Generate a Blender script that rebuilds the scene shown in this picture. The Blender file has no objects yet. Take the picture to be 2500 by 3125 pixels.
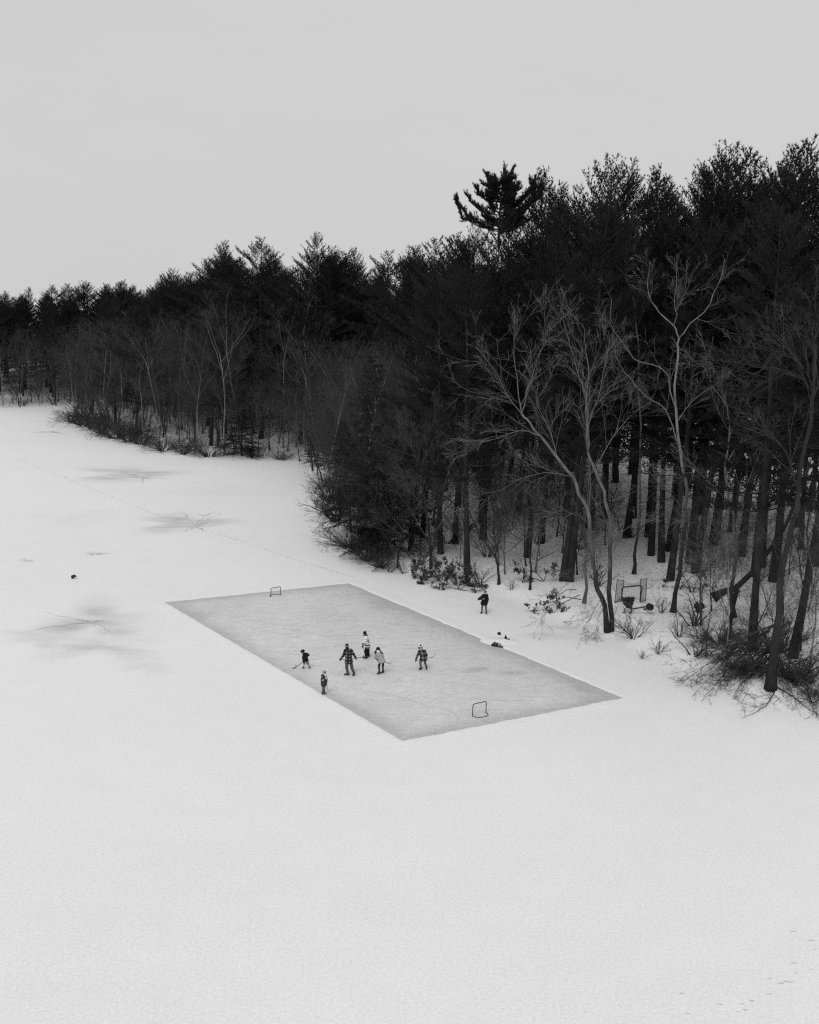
import bpy, math, random
import numpy as np
from mathutils import Vector
from mathutils.bvhtree import BVHTree

random.seed(7)
RNG = np.random.default_rng(7)
S = bpy.context.scene
COL = S.collection
PI = math.pi

# ------------------------------------------------------------------ camera maths (photo is 2500 x 3125)
PW, PH = 2500.0, 3125.0
FPX, HOR, SLOPE, CAMH = 3400.0, 952.0, 0.042, 20.3
ROLL = math.atan(SLOPE)
PITCH = math.atan((PH / 2 - HOR) * math.cos(ROLL) / FPX)
FWD = np.array([0, math.cos(PITCH), -math.sin(PITCH)])
UP0 = np.array([0, math.sin(PITCH), math.cos(PITCH)])
RT0 = np.array([1.0, 0, 0])
RT = math.cos(ROLL) * RT0 + math.sin(ROLL) * UP0
UP = math.cos(ROLL) * UP0 - math.sin(ROLL) * RT0
CAM = np.array([0, 0, CAMH])

def ray(x, y):
    return RT * (x - PW / 2) / FPX - UP * (y - PH / 2) / FPX + FWD
def on_z(x, y, z=0.0):
    d = ray(x, y); return CAM + d * ((z - CAMH) / d[2])
def on_y(x, y, Y):
    d = ray(x, y); return CAM + d * (Y / d[1])
def proj(p):
    v = np.asarray(p, float) - CAM; z = v @ FWD
    return PW / 2 + FPX * (v @ RT) / z, PH / 2 - FPX * (v @ UP) / z

cd = bpy.data.cameras.new('camera')
cam = bpy.data.objects.new('camera', cd); COL.objects.link(cam)
from mathutils import Matrix
cam.matrix_world = Matrix(((RT[0], UP[0], -FWD[0], 0), (RT[1], UP[1], -FWD[1], 0), (RT[2], UP[2], -FWD[2], CAMH), (0, 0, 0, 1)))
cd.sensor_fit = 'HORIZONTAL'; cd.sensor_width = 36.0; cd.lens = 36.0 * FPX / PW
cd.clip_start = 0.5; cd.clip_end = 9000
S.camera = cam

# ------------------------------------------------------------------ materials
def new_mat(name):
    m = bpy.data.materials.new(name); m.use_nodes = True
    nt = m.node_tree; b = nt.nodes['Principled BSDF']
    return m, nt, b
def nd(nt, t, **kw):
    n = nt.nodes.new(t)
    for k, v in kw.items():
        if k in n.inputs.keys(): n.inputs[k].default_value = v
        else: setattr(n, k, v)
    return n
def mth(nt, op, a, b=None, clamp=False):
    n = nt.nodes.new('ShaderNodeMath'); n.operation = op; n.use_clamp = clamp
    for i, v in enumerate((a, b)):
        if v is None: continue
        if isinstance(v, (int, float)): n.inputs[i].default_value = v
        else: nt.links.new(v, n.inputs[i])
    return n.outputs[0]
def grey(nt, val, b):
    c = nt.nodes.new('ShaderNodeCombineColor')
    for i in range(3): nt.links.new(val, c.inputs[i])
    nt.links.new(c.outputs[0], b.inputs['Base Color'])
def noise(nt, scale, detail=3.0, coord='Object', stretch=None, rough=.55):
    tc = nt.nodes.new('ShaderNodeTexCoord'); o = tc.outputs[coord]
    if stretch:
        mp = nt.nodes.new('ShaderNodeMapping'); mp.inputs['Scale'].default_value = stretch
        nt.links.new(o, mp.inputs['Vector']); o = mp.outputs[0]
    n = nt.nodes.new('ShaderNodeTexNoise'); n.inputs['Scale'].default_value = scale
    n.inputs['Detail'].default_value = detail; n.inputs['Roughness'].default_value = rough
    nt.links.new(o, n.inputs['Vector']); return n.outputs['Fac']
def bump(nt, b, h, strength, dist):
    bp = nt.nodes.new('ShaderNodeBump'); bp.inputs['Strength'].default_value = strength; bp.inputs['Distance'].default_value = dist
    nt.links.new(h, bp.inputs['Height']); nt.links.new(bp.outputs[0], b.inputs['Normal'])
def noisy(name, lo, hi, scale, rough=.8, stretch=None, spec=.2, detail=3.0):
    m, nt, b = new_mat(name)
    f = noise(nt, scale, detail, 'Object', stretch)
    f = mth(nt, 'MULTIPLY', mth(nt, 'SUBTRACT', f, .3), 2.5, True)
    v = mth(nt, 'ADD', mth(nt, 'MULTIPLY', f, hi - lo), lo)
    grey(nt, v, b); b.inputs['Roughness'].default_value = rough; b.inputs['Specular IOR Level'].default_value = spec
    return m
def plain(name, v, rough=.7, spec=.3, metal=0):
    m, nt, b = new_mat(name)
    f = noise(nt, 25.0, 2.0)
    grey(nt, mth(nt, 'MULTIPLY', mth(nt, 'ADD', mth(nt, 'MULTIPLY', f, .3), .85), v), b)
    b.inputs['Roughness'].default_value = rough; b.inputs['Specular IOR Level'].default_value = spec; b.inputs['Metallic'].default_value = metal
    return m

M = {}
M['needles'] = noisy('pine_needles', .011, .029, .45, .75, None, .15)
M['hemlock'] = noisy('hemlock_needles', .012, .032, .6, .75, None, .15)
M['pine_bark'] = noisy('pine_bark', .014, .036, 3.0, .9, (1, 1, .25))
M['bark'] = noisy('dark_bark', .015, .042, 3.0, .9, (1, 1, .3))
M['pale_bark'] = noisy('pale_bark', .13, .30, 2.2, .85, (1, 1, .5))
M['mid_bark'] = noisy('grey_bark', .06, .14, 2.5, .85, (1, 1, .4))
M['twig'] = noisy('twig_bark', .035, .09, .5, .85)
M['dark_twig'] = noisy('dark_twig_bark', .03, .07, 1.0, .85)
M['pale_twig'] = noisy('pale_twig_bark', .10, .21, .6, .85)
def two_tone(name, dark, lo, hi, z0, z1):
    # bark colour runs unevenly from dark at the foot to pale higher up
    m, nt, b = new_mat(name)
    f = noise(nt, 2.2, 4.0, 'Object', (1, 1, .5)); f = mth(nt, 'MULTIPLY', mth(nt, 'SUBTRACT', f, .3), 2.5, True)
    tc = nt.nodes.new('ShaderNodeTexCoord'); sp = nt.nodes.new('ShaderNodeSeparateXYZ'); nt.links.new(tc.outputs['Object'], sp.inputs[0])
    wv = mth(nt, 'MULTIPLY', mth(nt, 'SUBTRACT', noise(nt, .8, 3.0), .5), 6.0)
    k = mth(nt, 'DIVIDE', mth(nt, 'SUBTRACT', mth(nt, 'ADD', sp.outputs[2], wv), z0), z1 - z0, True)
    pale = mth(nt, 'ADD', lo, mth(nt, 'MULTIPLY', f, hi - lo)); dk = mth(nt, 'ADD', dark * .6, mth(nt, 'MULTIPLY', f, dark * .8))
    v = mth(nt, 'ADD', mth(nt, 'MULTIPLY', pale, k), mth(nt, 'MULTIPLY', dk, mth(nt, 'SUBTRACT', 1.0, k)))
    grey(nt, v, b); b.inputs['Roughness'].default_value = .85; b.inputs['Specular IOR Level'].default_value = .2
    return m
M['sycamore'] = two_tone('sycamore_bark', .026, .13, .28, 6.0, 12.0)
M['sycamore_dim'] = two_tone('grey_sycamore_bark', .026, .08, .19, 2.5, 9.0)
M['dead_leaf'] = noisy('dead_leaves', .025, .06, 2.0, .7)

# snow ground: base colour varies with litter under the trees and grey slush stains on the lake
def snow_mat():
    m, nt, b = new_mat('snow')
    at = nt.nodes.new('ShaderNodeAttribute'); at.attribute_name = 'stain'
    al = nt.nodes.new('ShaderNodeAttribute'); al.attribute_name = 'litter'
    fine = noise(nt, 9.0, 4.0, 'Object', None, .8)
    mid = noise(nt, .55, 4.0, 'Object', (1, 1, 1), .6)
    big = noise(nt, .06, 3.0, 'Object')
    streak = noise(nt, .35, 8.0, 'Object', (.3, 1.3, 1), .72)
    streak = mth(nt, 'MULTIPLY', mth(nt, 'SUBTRACT', streak, .36), 3.2, True)
    v = mth(nt, 'ADD', .86, mth(nt, 'MULTIPLY', mth(nt, 'SUBTRACT', fine, .5), .55))
    v = mth(nt, 'ADD', v, mth(nt, 'MULTIPLY', mth(nt, 'SUBTRACT', mid, .5), .07))
    v = mth(nt, 'ADD', v, mth(nt, 'MULTIPLY', mth(nt, 'SUBTRACT', big, .5), .10))
    st = mth(nt, 'MULTIPLY', at.outputs['Fac'], mth(nt, 'ADD', .2, mth(nt, 'MULTIPLY', streak, 1.1)))
    v = mth(nt, 'MULTIPLY', v, mth(nt, 'SUBTRACT', 1.0, st, True))
    lt = noise(nt, 3.5, 6.0, 'Object', None, .75)
    lt = mth(nt, 'MULTIPLY', mth(nt, 'SUBTRACT', lt, .50), 5.0, True)
    lt = mth(nt, 'MULTIPLY', mth(nt, 'MULTIPLY', lt, al.outputs['Fac']), .4)
    v = mth(nt, 'MULTIPLY', v, mth(nt, 'SUBTRACT', 1.0, lt, True))
    grey(nt, v, b)
    b.inputs['Roughness'].default_value = .7; b.inputs['Specular IOR Level'].default_value = .25
    h = mth(nt, 'ADD', noise(nt, 2.2, 4.0, 'Object'), mth(nt, 'MULTIPLY', fine, .35))
    bump(nt, b, h, .12, .05)
    return m
M['snow'] = snow_mat()

def bank_mat():
    m, nt, b = new_mat('bank_snow')
    fine = noise(nt, 9.0, 4.0, 'Object', None, .8)
    v = mth(nt, 'ADD', .86, mth(nt, 'MULTIPLY', mth(nt, 'SUBTRACT', fine, .5), .55))
    grey(nt, v, b); b.inputs['Roughness'].default_value = .7; b.inputs['Specular IOR Level'].default_value = .25
    bump(nt, b, noise(nt, 5.0, 4.0), .5, .05)
    return m
M['bank'] = bank_mat()

def ice_mat():
    m, nt, b = new_mat('scraped_ice')
    at = nt.nodes.new('ShaderNodeAttribute'); at.attribute_name = 'shaved'
    fine = noise(nt, 8.0, 4.0, 'Object', None, .8)
    mid = noise(nt, 1.3, 8.0, 'Object', None, .78)
    big = noise(nt, .16, 3.0, 'Object')
    scr = noise(nt, 2.2, 6.0, 'Object', (.3, 2.4, 1), .75)
    sh = mth(nt, 'ADD', at.outputs['Fac'], mth(nt, 'MULTIPLY', mth(nt, 'SUBTRACT', mid, .5), 1.3))
    sh = mth(nt, 'ADD', sh, mth(nt, 'MULTIPLY', mth(nt, 'SUBTRACT', big, .5), .9), True)
    v = mth(nt, 'ADD', .52, mth(nt, 'MULTIPLY', sh, .27))
    v = mth(nt, 'ADD', v, mth(nt, 'MULTIPLY', mth(nt, 'SUBTRACT', fine, .5), .7))
    v = mth(nt, 'ADD', v, mth(nt, 'MULTIPLY', mth(nt, 'SUBTRACT', scr, .5), .3))
    wet = noise(nt, .55, 4.0, 'Object', (1.0, .45, 1), .6)
    wet = mth(nt, 'MULTIPLY', mth(nt, 'SUBTRACT', wet, .68), 5.0, True)
    v = mth(nt, 'MULTIPLY', v, mth(nt, 'SUBTRACT', 1.0, mth(nt, 'MULTIPLY', wet, .35), True))
    grey(nt, v, b); b.inputs['Roughness'].default_value = .5; b.inputs['Specular IOR Level'].default_value = .25
    bump(nt, b, fine, .2, .02)
    return m
M['ice'] = ice_mat()
M['slush'] = noisy('wet_slush', .46, .70, 2.5, .5, None, .3)
M['print'] = noisy('trodden_snow', .52, .74, 5.0, .7)

def plaid(name, base, line, cross, k, lo=.55):
    m, nt, b = new_mat(name)
    tc = nt.nodes.new('ShaderNodeTexCoord'); sp = nt.nodes.new('ShaderNodeSeparateXYZ')
    nt.links.new(tc.outputs['Object'], sp.inputs[0])
    a = mth(nt, 'GREATER_THAN', mth(nt, 'SINE', mth(nt, 'MULTIPLY', mth(nt, 'ADD', sp.outputs[0], mth(nt, 'MULTIPLY', sp.outputs[1], .6)), k)), lo)
    c = mth(nt, 'GREATER_THAN', mth(nt, 'SINE', mth(nt, 'MULTIPLY', sp.outputs[2], k)), lo)
    v = mth(nt, 'ADD', base, mth(nt, 'MULTIPLY', mth(nt, 'ADD', a, c), line))
    v = mth(nt, 'ADD', v, mth(nt, 'MULTIPLY', mth(nt, 'MULTIPLY', a, c), cross))
    grey(nt, v, b); b.inputs['Roughness'].default_value = .9; b.inputs['Specular IOR Level'].default_value = .1
    return m
M['plaid'] = plaid('plaid_wool', .018, .03, .22, 34.0)
M['plaid2'] = plaid('buffalo_check_wool', .014, .045, .06, 26.0, 0.0)
def spots(name, lo, hi):
    m, nt, b = new_mat(name)
    f = noise(nt, 11.0, 2.0); f = mth(nt, 'GREATER_THAN', f, .62)
    grey(nt, mth(nt, 'ADD', lo, mth(nt, 'MULTIPLY', f, hi - lo)), b); b.inputs['Roughness'].default_value = .85
    return m
M['spotted'] = spots('spotted_coat', .018, .4)
def jersey_mat():
    m, nt, b = new_mat('jersey_cloth')
    tc = nt.nodes.new('ShaderNodeTexCoord'); sp = nt.nodes.new('ShaderNodeSeparateXYZ'); nt.links.new(tc.outputs['Object'], sp.inputs[0])
    z = sp.outputs[2]
    def band(a, c): return mth(nt, 'MULTIPLY', mth(nt, 'GREATER_THAN', z, a), mth(nt, 'LESS_THAN', z, c))
    v = mth(nt, 'SUBTRACT', .78, mth(nt, 'MULTIPLY', band(.825, .915), .74))
    v = mth(nt, 'SUBTRACT', v, mth(nt, 'MULTIPLY', band(.60, .785), .62))
    grey(nt, v, b); b.inputs['Roughness'].default_value = .8
    return m
M['jersey'] = jersey_mat()
def sock_mat():
    m, nt, b = new_mat('banded_sock')
    tc = nt.nodes.new('ShaderNodeTexCoord'); sp = nt.nodes.new('ShaderNodeSeparateXYZ'); nt.links.new(tc.outputs['Object'], sp.inputs[0])
    s = mth(nt, 'GREATER_THAN', mth(nt, 'SINE', mth(nt, 'MULTIPLY', sp.outputs[2], 75.0)), .3)
    grey(nt, mth(nt, 'SUBTRACT', .6, mth(nt, 'MULTIPLY', s, .45)), b); b.inputs['Roughness'].default_value = .9
    return m
M['sock'] = sock_mat()
for k, v in dict(black=.012, charcoal=.03, dark=.045, grey=.13, lightgrey=.36, offwhite=.62, white=.78, skin=.36, jeans=.075).items():
    M[k] = plain('cloth_' + k if k != 'skin' else 'skin', v, .85, .15)
M['leather'] = plain('skate_leather', .016, .45, .4)
M['steel'] = plain('skate_steel', .5, .3, .5, 1)
M['stick'] = plain('stick_dark', .02, .5, .3)
M['frame'] = plain('goal_pipe', .025, .5, .3)
M['grey_pipe'] = plain('goal_base_pipe', .06, .5, .3)
M['cord'] = plain('white_cord', .55, .8)
M['dark_cord'] = plain('dark_cord', .09, .8)
M['plastic'] = plain('black_plastic', .015, .45, .4)
M['rubber'] = plain('black_rubber', .012, .6, .3)
M['wood_cut'] = plain('weathered_wood', .12, .85)

# ------------------------------------------------------------------ mesh builder
class MB:
    def __init__(s): s.v = []; s.f3 = []; s.f4 = []; s.n = 0; s.poly = []
    def add(s, v, f3=None, f4=None):
        v = np.asarray(v, float).reshape(-1, 3)
        if f3 is not None and len(f3): s.f3.append(np.asarray(f3, int) + s.n)
        if f4 is not None and len(f4): s.f4.append(np.asarray(f4, int) + s.n)
        s.v.append(v); s.n += len(v)
    def mesh(s, name, mat=None, smooth=True):
        me = bpy.data.meshes.new(name)
        v = np.concatenate(s.v) if s.v else np.zeros((0, 3))
        f3 = np.concatenate(s.f3) if s.f3 else np.zeros((0, 3), int)
        f4 = np.concatenate(s.f4) if s.f4 else np.zeros((0, 4), int)
        me.vertices.add(len(v)); me.vertices.foreach_set('co', v.astype(np.float32).ravel())
        me.loops.add(len(f3) * 3 + len(f4) * 4)
        me.loops.foreach_set('vertex_index', np.concatenate([f3.ravel(), f4.ravel()]).astype(np.int32))
        me.polygons.add(len(f3) + len(f4))
        st = np.concatenate([np.arange(len(f3)) * 3, len(f3) * 3 + np.arange(len(f4)) * 4]).astype(np.int32)
        me.polygons.foreach_set('loop_start', st)
        if smooth: me.polygons.foreach_set('use_smooth', np.ones(len(st), bool))
        me.update(calc_edges=True); me.validate()
        if mat: me.materials.append(mat)
        return me
    # polyline tubes, all given as (pts, radii, sides); grouped and built in bulk
    def tubes(s, lst, cap=True):
        grp = {}
        for p, r, k in lst: grp.setdefault((len(p), k), []).append((p, r))
        for (n, k), L in grp.items():
            P = np.array([a for a, _ in L], float); R = np.array([b for _, b in L], float)
            T = np.gradient(P, axis=1); T /= np.linalg.norm(T, axis=2, keepdims=True) + 1e-9
            ref = np.where(np.abs(T[:, :1, 2:3]) > .85, np.array([1., 0, 0]), np.array([0, 0, 1.]))
            ref = np.broadcast_to(ref, T.shape)
            U = np.cross(T, ref); U /= np.linalg.norm(U, axis=2, keepdims=True) + 1e-9
            V = np.cross(T, U)
            a = np.arange(k) * 2 * PI / k
            ring = P[:, :, None, :] + R[:, :, None, None] * (np.cos(a)[None, None, :, None] * U[:, :, None, :] + np.sin(a)[None, None, :, None] * V[:, :, None, :])
            t = len(L); idx = np.arange(t * n * k).reshape(t, n, k)
            A = idx[:, :-1, :]; B = idx[:, 1:, :]
            f = np.stack([A, np.roll(A, -1, 2), np.roll(B, -1, 2), B], -1).reshape(-1, 4)
            f3 = []
            if cap:
                for e, fl in ((idx[:, 0, :], 0), (idx[:, -1, :], 1)):
                    for j in range(1, k - 1):
                        q = np.stack([e[:, 0], e[:, j], e[:, j + 1]], -1)
                        f3.append(q if fl else q[:, ::-1])
            s.add(ring.reshape(-1, 3), np.concatenate(f3) if f3 else None, f)
    def tube(s, pts, r, k=8):
        pts = np.array(pts, float)
        r = np.full(len(pts), r) if np.isscalar(r) else np.array(r, float)
        s.tubes([(pts, r, k)])
    def box(s, c, size, R=None):
        h = np.array(size) / 2
        q = np.array([[x, y, z] for x in (-1, 1) for y in (-1, 1) for z in (-1, 1)]) * h
        if R is not None: q = q @ np.asarray(R).T
        s.add(q + np.array(c), None, [[0, 1, 3, 2], [4, 6, 7, 5], [0, 4, 5, 1], [2, 3, 7, 6], [0, 2, 6, 4], [1, 5, 7, 3]])
    def blades(s, p, d, ln, w, nb, spread, rng):
        # little needle sprays: nb triangles fanned about direction d at every point p
        m = len(p)
        P = np.repeat(p, nb, 0); D = np.repeat(d, nb, 0) + rng.normal(0, spread, (m * nb, 3))
        D /= np.linalg.norm(D, axis=1, keepdims=True) + 1e-9
        X = np.cross(D, rng.normal(0, 1, (m * nb, 3))); X /= np.linalg.norm(X, axis=1, keepdims=True) + 1e-9
        L = np.repeat(ln, nb)[:, None] * rng.uniform(.7, 1.2, (m * nb, 1)); Wd = np.repeat(w, nb)[:, None]
        v = np.stack([P - X * Wd, P + X * Wd, P + D * L], 1).reshape(-1, 3)
        s.add(v, np.arange(len(v)).reshape(-1, 3))
    def leaves(s, p, n, size, rng):
        m = len(p); N = n + rng.normal(0, .5, (m, 3)); N /= np.linalg.norm(N, axis=1, keepdims=True)
        A = np.cross(N, rng.normal(0, 1, (m, 3))); A /= np.linalg.norm(A, axis=1, keepdims=True); B = np.cross(N, A)
        sz = (size * rng.uniform(.7, 1.3, m))[:, None]
        v = np.stack([p - A * sz, p + B * sz * .45, p + A * sz, p - B * sz * .45], 1).reshape(-1, 3)
        s.add(v, None, np.arange(len(v)).reshape(-1, 4))

def link(name, data=None, parent=None, loc=None):
    o = bpy.data.objects.new(name, data); COL.objects.link(o)
    if parent: o.parent = parent
    if loc is not None: o.location = [float(q) for q in loc]
    return o
def obj(name, mb, mat, parent=None, loc=None, smooth=True):
    return link(name, mb.mesh(name, mat, smooth), parent, loc)
def tag(o, label, cat, group=None):
    o['label'] = label; o['category'] = cat
    if group: o['group'] = group
    return o
def thing(name, label, cat, loc, group=None):
    return tag(link(name, None, None, loc), label, cat, group)
def structure(o, kind='structure'):
    o['kind'] = kind; return o
def copy_tree(o, parent=None):
    c = o.copy(); COL.objects.link(c)
    if parent: c.parent = parent
    for ch in o.children: copy_tree(ch, c)
    return c

# ------------------------------------------------------------------ terrain
SHORE_PX = [(0, 1250), (110, 1247), (205, 1250), (216, 1283), (262, 1300), (290, 1318), (370, 1343), (470, 1368), (560, 1390), (690, 1402), (800, 1402),
            (925, 1404), (950, 1450), (995, 1560), (1040, 1640), (1090, 1690), (1180, 1742), (1300, 1768), (1440, 1795), (1560, 1835), (1650, 1872),
            (1800, 1935), (1900, 1970), (2020, 2020), (2130, 2085), (2250, 2140), (2400, 2172), (2520, 2190)]
SHORE = [tuple(on_z(*q)[:2]) for q in SHORE_PX]
SHORE = [(-400, 215), (-160, 203)] + SHORE + [(34, 50), (60, 38), (140, 25), (400, 10)]
SH = np.array(SHORE)
LAND = np.array(SHORE + [(400, 900), (-400, 900)])

def inland(X, Y):
    X = np.asarray(X, float); Y = np.asarray(Y, float)
    d = np.full(X.shape, 1e9)
    for (ax, ay), (bx, by) in zip(SH[:-1], SH[1:]):
        vx, vy = bx - ax, by - ay; t = np.clip(((X - ax) * vx + (Y - ay) * vy) / (vx * vx + vy * vy), 0, 1)
        d = np.minimum(d, np.hypot(X - ax - t * vx, Y - ay - t * vy))
    ins = np.zeros(X.shape, bool); n = len(LAND)
    for i in range(n):
        x1, y1 = LAND[i]; x2, y2 = LAND[(i + 1) % n]
        c = ((y1 > Y) != (y2 > Y)); xx = (x2 - x1) * (Y - y1) / (y2 - y1 + 1e-12) + x1
        ins ^= c & (X < xx)
    return np.where(ins, d, -d)
def smooth01(t): t = np.clip(t, 0, 1); return t * t * (3 - 2 * t)
def terrain(X, Y, d=None):
    if d is None: d = inland(X, Y)
    dd = np.maximum(d, 0)
    step = .42 * smooth01(dd / 2.2)
    z = step + .03 * np.minimum(dd, 70) + 2.2 * smooth01((dd - 8) / 45)
    und = (np.sin(X * .35 + Y * .21) + np.sin(Y * .5 - X * .17 + 1.3) + .6 * np.sin(X * .9 + 2) * np.sin(Y * .8)) * .11
    return z + und * smooth01(dd / 5)
def gz(x, y): return float(terrain(np.array([x]), np.array([y]))[0])
def ground(px, py):
    z = 0.0
    for _ in range(25):
        p = on_z(px, py, z); z = .5 * z + .5 * gz(p[0], p[1])
    p = on_z(px, py, z); return np.array([p[0], p[1], gz(p[0], p[1])])

def axis(lo, hi, step, far0, far1, g=1.18):
    a = list(np.arange(lo, hi + 1e-6, step))
    s = step
    while a[-1] < far1: s *= g; a.append(a[-1] + s)
    s = step; b = []
    x = lo
    while x > far0: s *= g; x -= s; b.append(x)
    return np.array(b[::-1] + a)
gx = axis(-48, 46, .5, -5000, 5000); gy = axis(22, 135, .5, -1500, 6000)
GX, GY = np.meshgrid(gx, gy); D = inland(GX, GY); GZ = terrain(GX, GY, D)
stain = np.zeros(GX.shape)
def blot(px, py, wpx, hpx, s, ang=0.0):
    global stain
    c = on_z(px, py); rx = abs(on_z(px + wpx, py)[0] - c[0]); ry = abs(on_z(px, py - hpx)[1] - on_z(px, py + hpx)[1]) / 2
    u = (GX - c[0]) * math.cos(ang) + (GY - c[1]) * math.sin(ang); v = -(GX - c[0]) * math.sin(ang) + (GY - c[1]) * math.cos(ang)
    wob = 1 + .3 * np.sin(3 * np.arctan2(v, u) + px) + .2 * np.sin(5 * np.arctan2(v, u) + py)
    q = np.sqrt((u / rx) ** 2 + (v / ry) ** 2) / wob
    stain = np.maximum(stain, s * smooth01(1 - q))
for b_ in [(390, 1445, 170, 34, .5), (440, 1452, 70, 16, .35), (560, 1595, 170, 36, .48), (610, 1600, 80, 20, .3), (290, 1690, 50, 9, .22), (80, 1712, 45, 9, .2),
           (150, 1320, 110, 9, .2), (285, 1890, 190, 70, .46), (280, 1900, 40, 10, .4), (330, 1960, 210, 80, .36), (150, 1950, 160, 40, .22), (450, 2030, 100, 35, .14), (100, 1935, 120, 12, .2),
           (1680, 1940, 130, 16, .2), (1750, 1915, 90, 14, .24), (1080, 1705, 90, 25, .12), (200, 1580, 220, 40, .07), (700, 1500, 200, 30, .05)]:
    blot(*b_)
mb = MB(); ny, nx = GX.shape
I = np.arange(nx * ny).reshape(ny, nx)
mb.add(np.stack([GX, GY, GZ], -1).reshape(-1, 3), None, np.stack([I[:-1, :-1], I[:-1, 1:], I[1:, 1:], I[1:, :-1]], -1).reshape(-1, 4))
gme = mb.mesh('snow_ground', M['snow'])
for nm, arr in (('stain', stain), ('litter', smooth01((D - .5) / 6.0))):
    a = gme.attributes.new(nm, 'FLOAT', 'POINT'); a.data.foreach_set('value', arr.ravel().astype(np.float32))
structure(link('ground', gme))

# ------------------------------------------------------------------ rink: ice sheet and shovelled bank
RC = [on_z(*q) for q in [(503, 1838), (1065, 1780), (1901, 2130), (1229, 2262)]]
nu, nv = 140, 70          # u along the long side, v across
uu, vv = np.meshgrid(np.linspace(0, 1, nu), np.linspace(0, 1, nv))
A, B, C_, D_ = RC[0], RC[1], RC[2], RC[3]
def rinkpt(u, v):
    u = np.asarray(u)[..., None]; v = np.asarray(v)[..., None]
    return (A * (1 - u) * (1 - v) + B * (1 - u) * v + C_ * u * v + D_ * u * (1 - v))
RP = rinkpt(uu, vv)
LLEN, LWID = np.linalg.norm(D_ - A), np.linalg.norm(B - A)
e = np.minimum(np.minimum(uu, 1 - uu) * LLEN, np.minimum(vv, 1 - vv) * LWID)
wob = .025 * np.sin(uu * 60 + 1) * np.sin(vv * 30) + .025 * np.sin(uu * 141 + vv * 77)
edge = (uu == 0) | (uu == 1) | (vv == 0) | (vv == 1)
ctr = (RP.reshape(-1, 3)).mean(0)
RP = RP + np.where(edge, wob, 0)[..., None] * (RP - ctr) / (np.linalg.norm(RP - ctr, axis=-1, keepdims=True) + 1e-6)
RP[..., 2] = .004
shaved = smooth01(e / 1.8) * .5 + .2 * smooth01(e / .8)
shaved = shaved - .22 * np.exp(-((vv - .93) / .12) ** 2) * (uu > .1) - .15 * np.exp(-((uu - .04) / .1) ** 2)
for (px, py, wx, hy, k) in [(1190, 1848, 40, 10, .9), (1150, 1838, 30, 6, .6), (1460, 2041, 35, 6, .8), (1560, 2054, 40, 6, .7), (1430, 2050, 30, 5, .5), (1800, 2098, 40, 10, .9), (1850, 2112, 20, 6, .7), (1650, 2030, 30, 5, .5), (880, 2085, 40, 8, .4), (1015, 2150, 25, 4, .6), (600, 1880, 60, 14, .4)]:
    c = on_z(px, py); rx = abs(on_z(px + wx, py)[0] - c[0]); ry = abs(on_z(px, py - hy)[1] - on_z(px, py + hy)[1]) / 2
    shaved = shaved - k * np.exp(-(((RP[..., 0] - c[0]) / rx) ** 2 + ((RP[..., 1] - c[1] - .25 * (RP[..., 0] - c[0])) / ry) ** 2))
mb = MB(); I = np.arange(nu * nv).reshape(nv, nu)
mb.add(RP.reshape(-1, 3), None, np.stack([I[:-1, :-1], I[1:, :-1], I[1:, 1:], I[:-1, 1:]], -1).reshape(-1, 4))
ime = mb.mesh('ice_rink', M['ice'])
a = ime.attributes.new('shaved', 'FLOAT', 'POINT'); a.data.foreach_set('value', shaved.ravel().astype(np.float32))
structure(link('ice_rink', ime))
bd = np.concatenate([RP[0, :-1], RP[:-1, -1], RP[-1, :0:-1], RP[:0:-1, 0]])
out = bd - ctr; nb_ = np.roll(bd, -1, 0) - np.roll(bd, 1, 0); nrm = np.stack([nb_[:, 1], -nb_[:, 0], 0 * nb_[:, 0]], 1)
nrm *= np.sign((nrm * out).sum(1, keepdims=True)); nrm /= np.linalg.norm(nrm, axis=1, keepdims=True)
t_ = np.arange(len(bd)); hh = .028 + .016 * np.sin(t_ * .31) * np.sin(t_ * .113 + 1) + RNG.uniform(-.008, .008, len(bd))
prof = [(-.04, -.02, 0), (.02, .55, 1), (.10, 1.0, 1), (.35, .85, 1), (.8, .4, 1), (1.5, -.01, 0)]
mb = MB(); rows = []
for off, k, q in prof:
    p = bd + nrm * (off + (RNG.uniform(-.015, .015, len(bd))[:, None] if q else 0)); p[:, 2] = (k * hh) if q else k
    rows.append(p)
n = len(bd); I = np.arange(n * len(prof)).reshape(len(prof), n); J_ = np.roll(I, -1, 1)
mb.add(np.concatenate(rows), None, np.stack([I[:-1], J_[:-1], J_[1:], I[1:]], -1).reshape(-1, 4))
structure(obj('snow_bank', mb, M['bank']))

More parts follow.
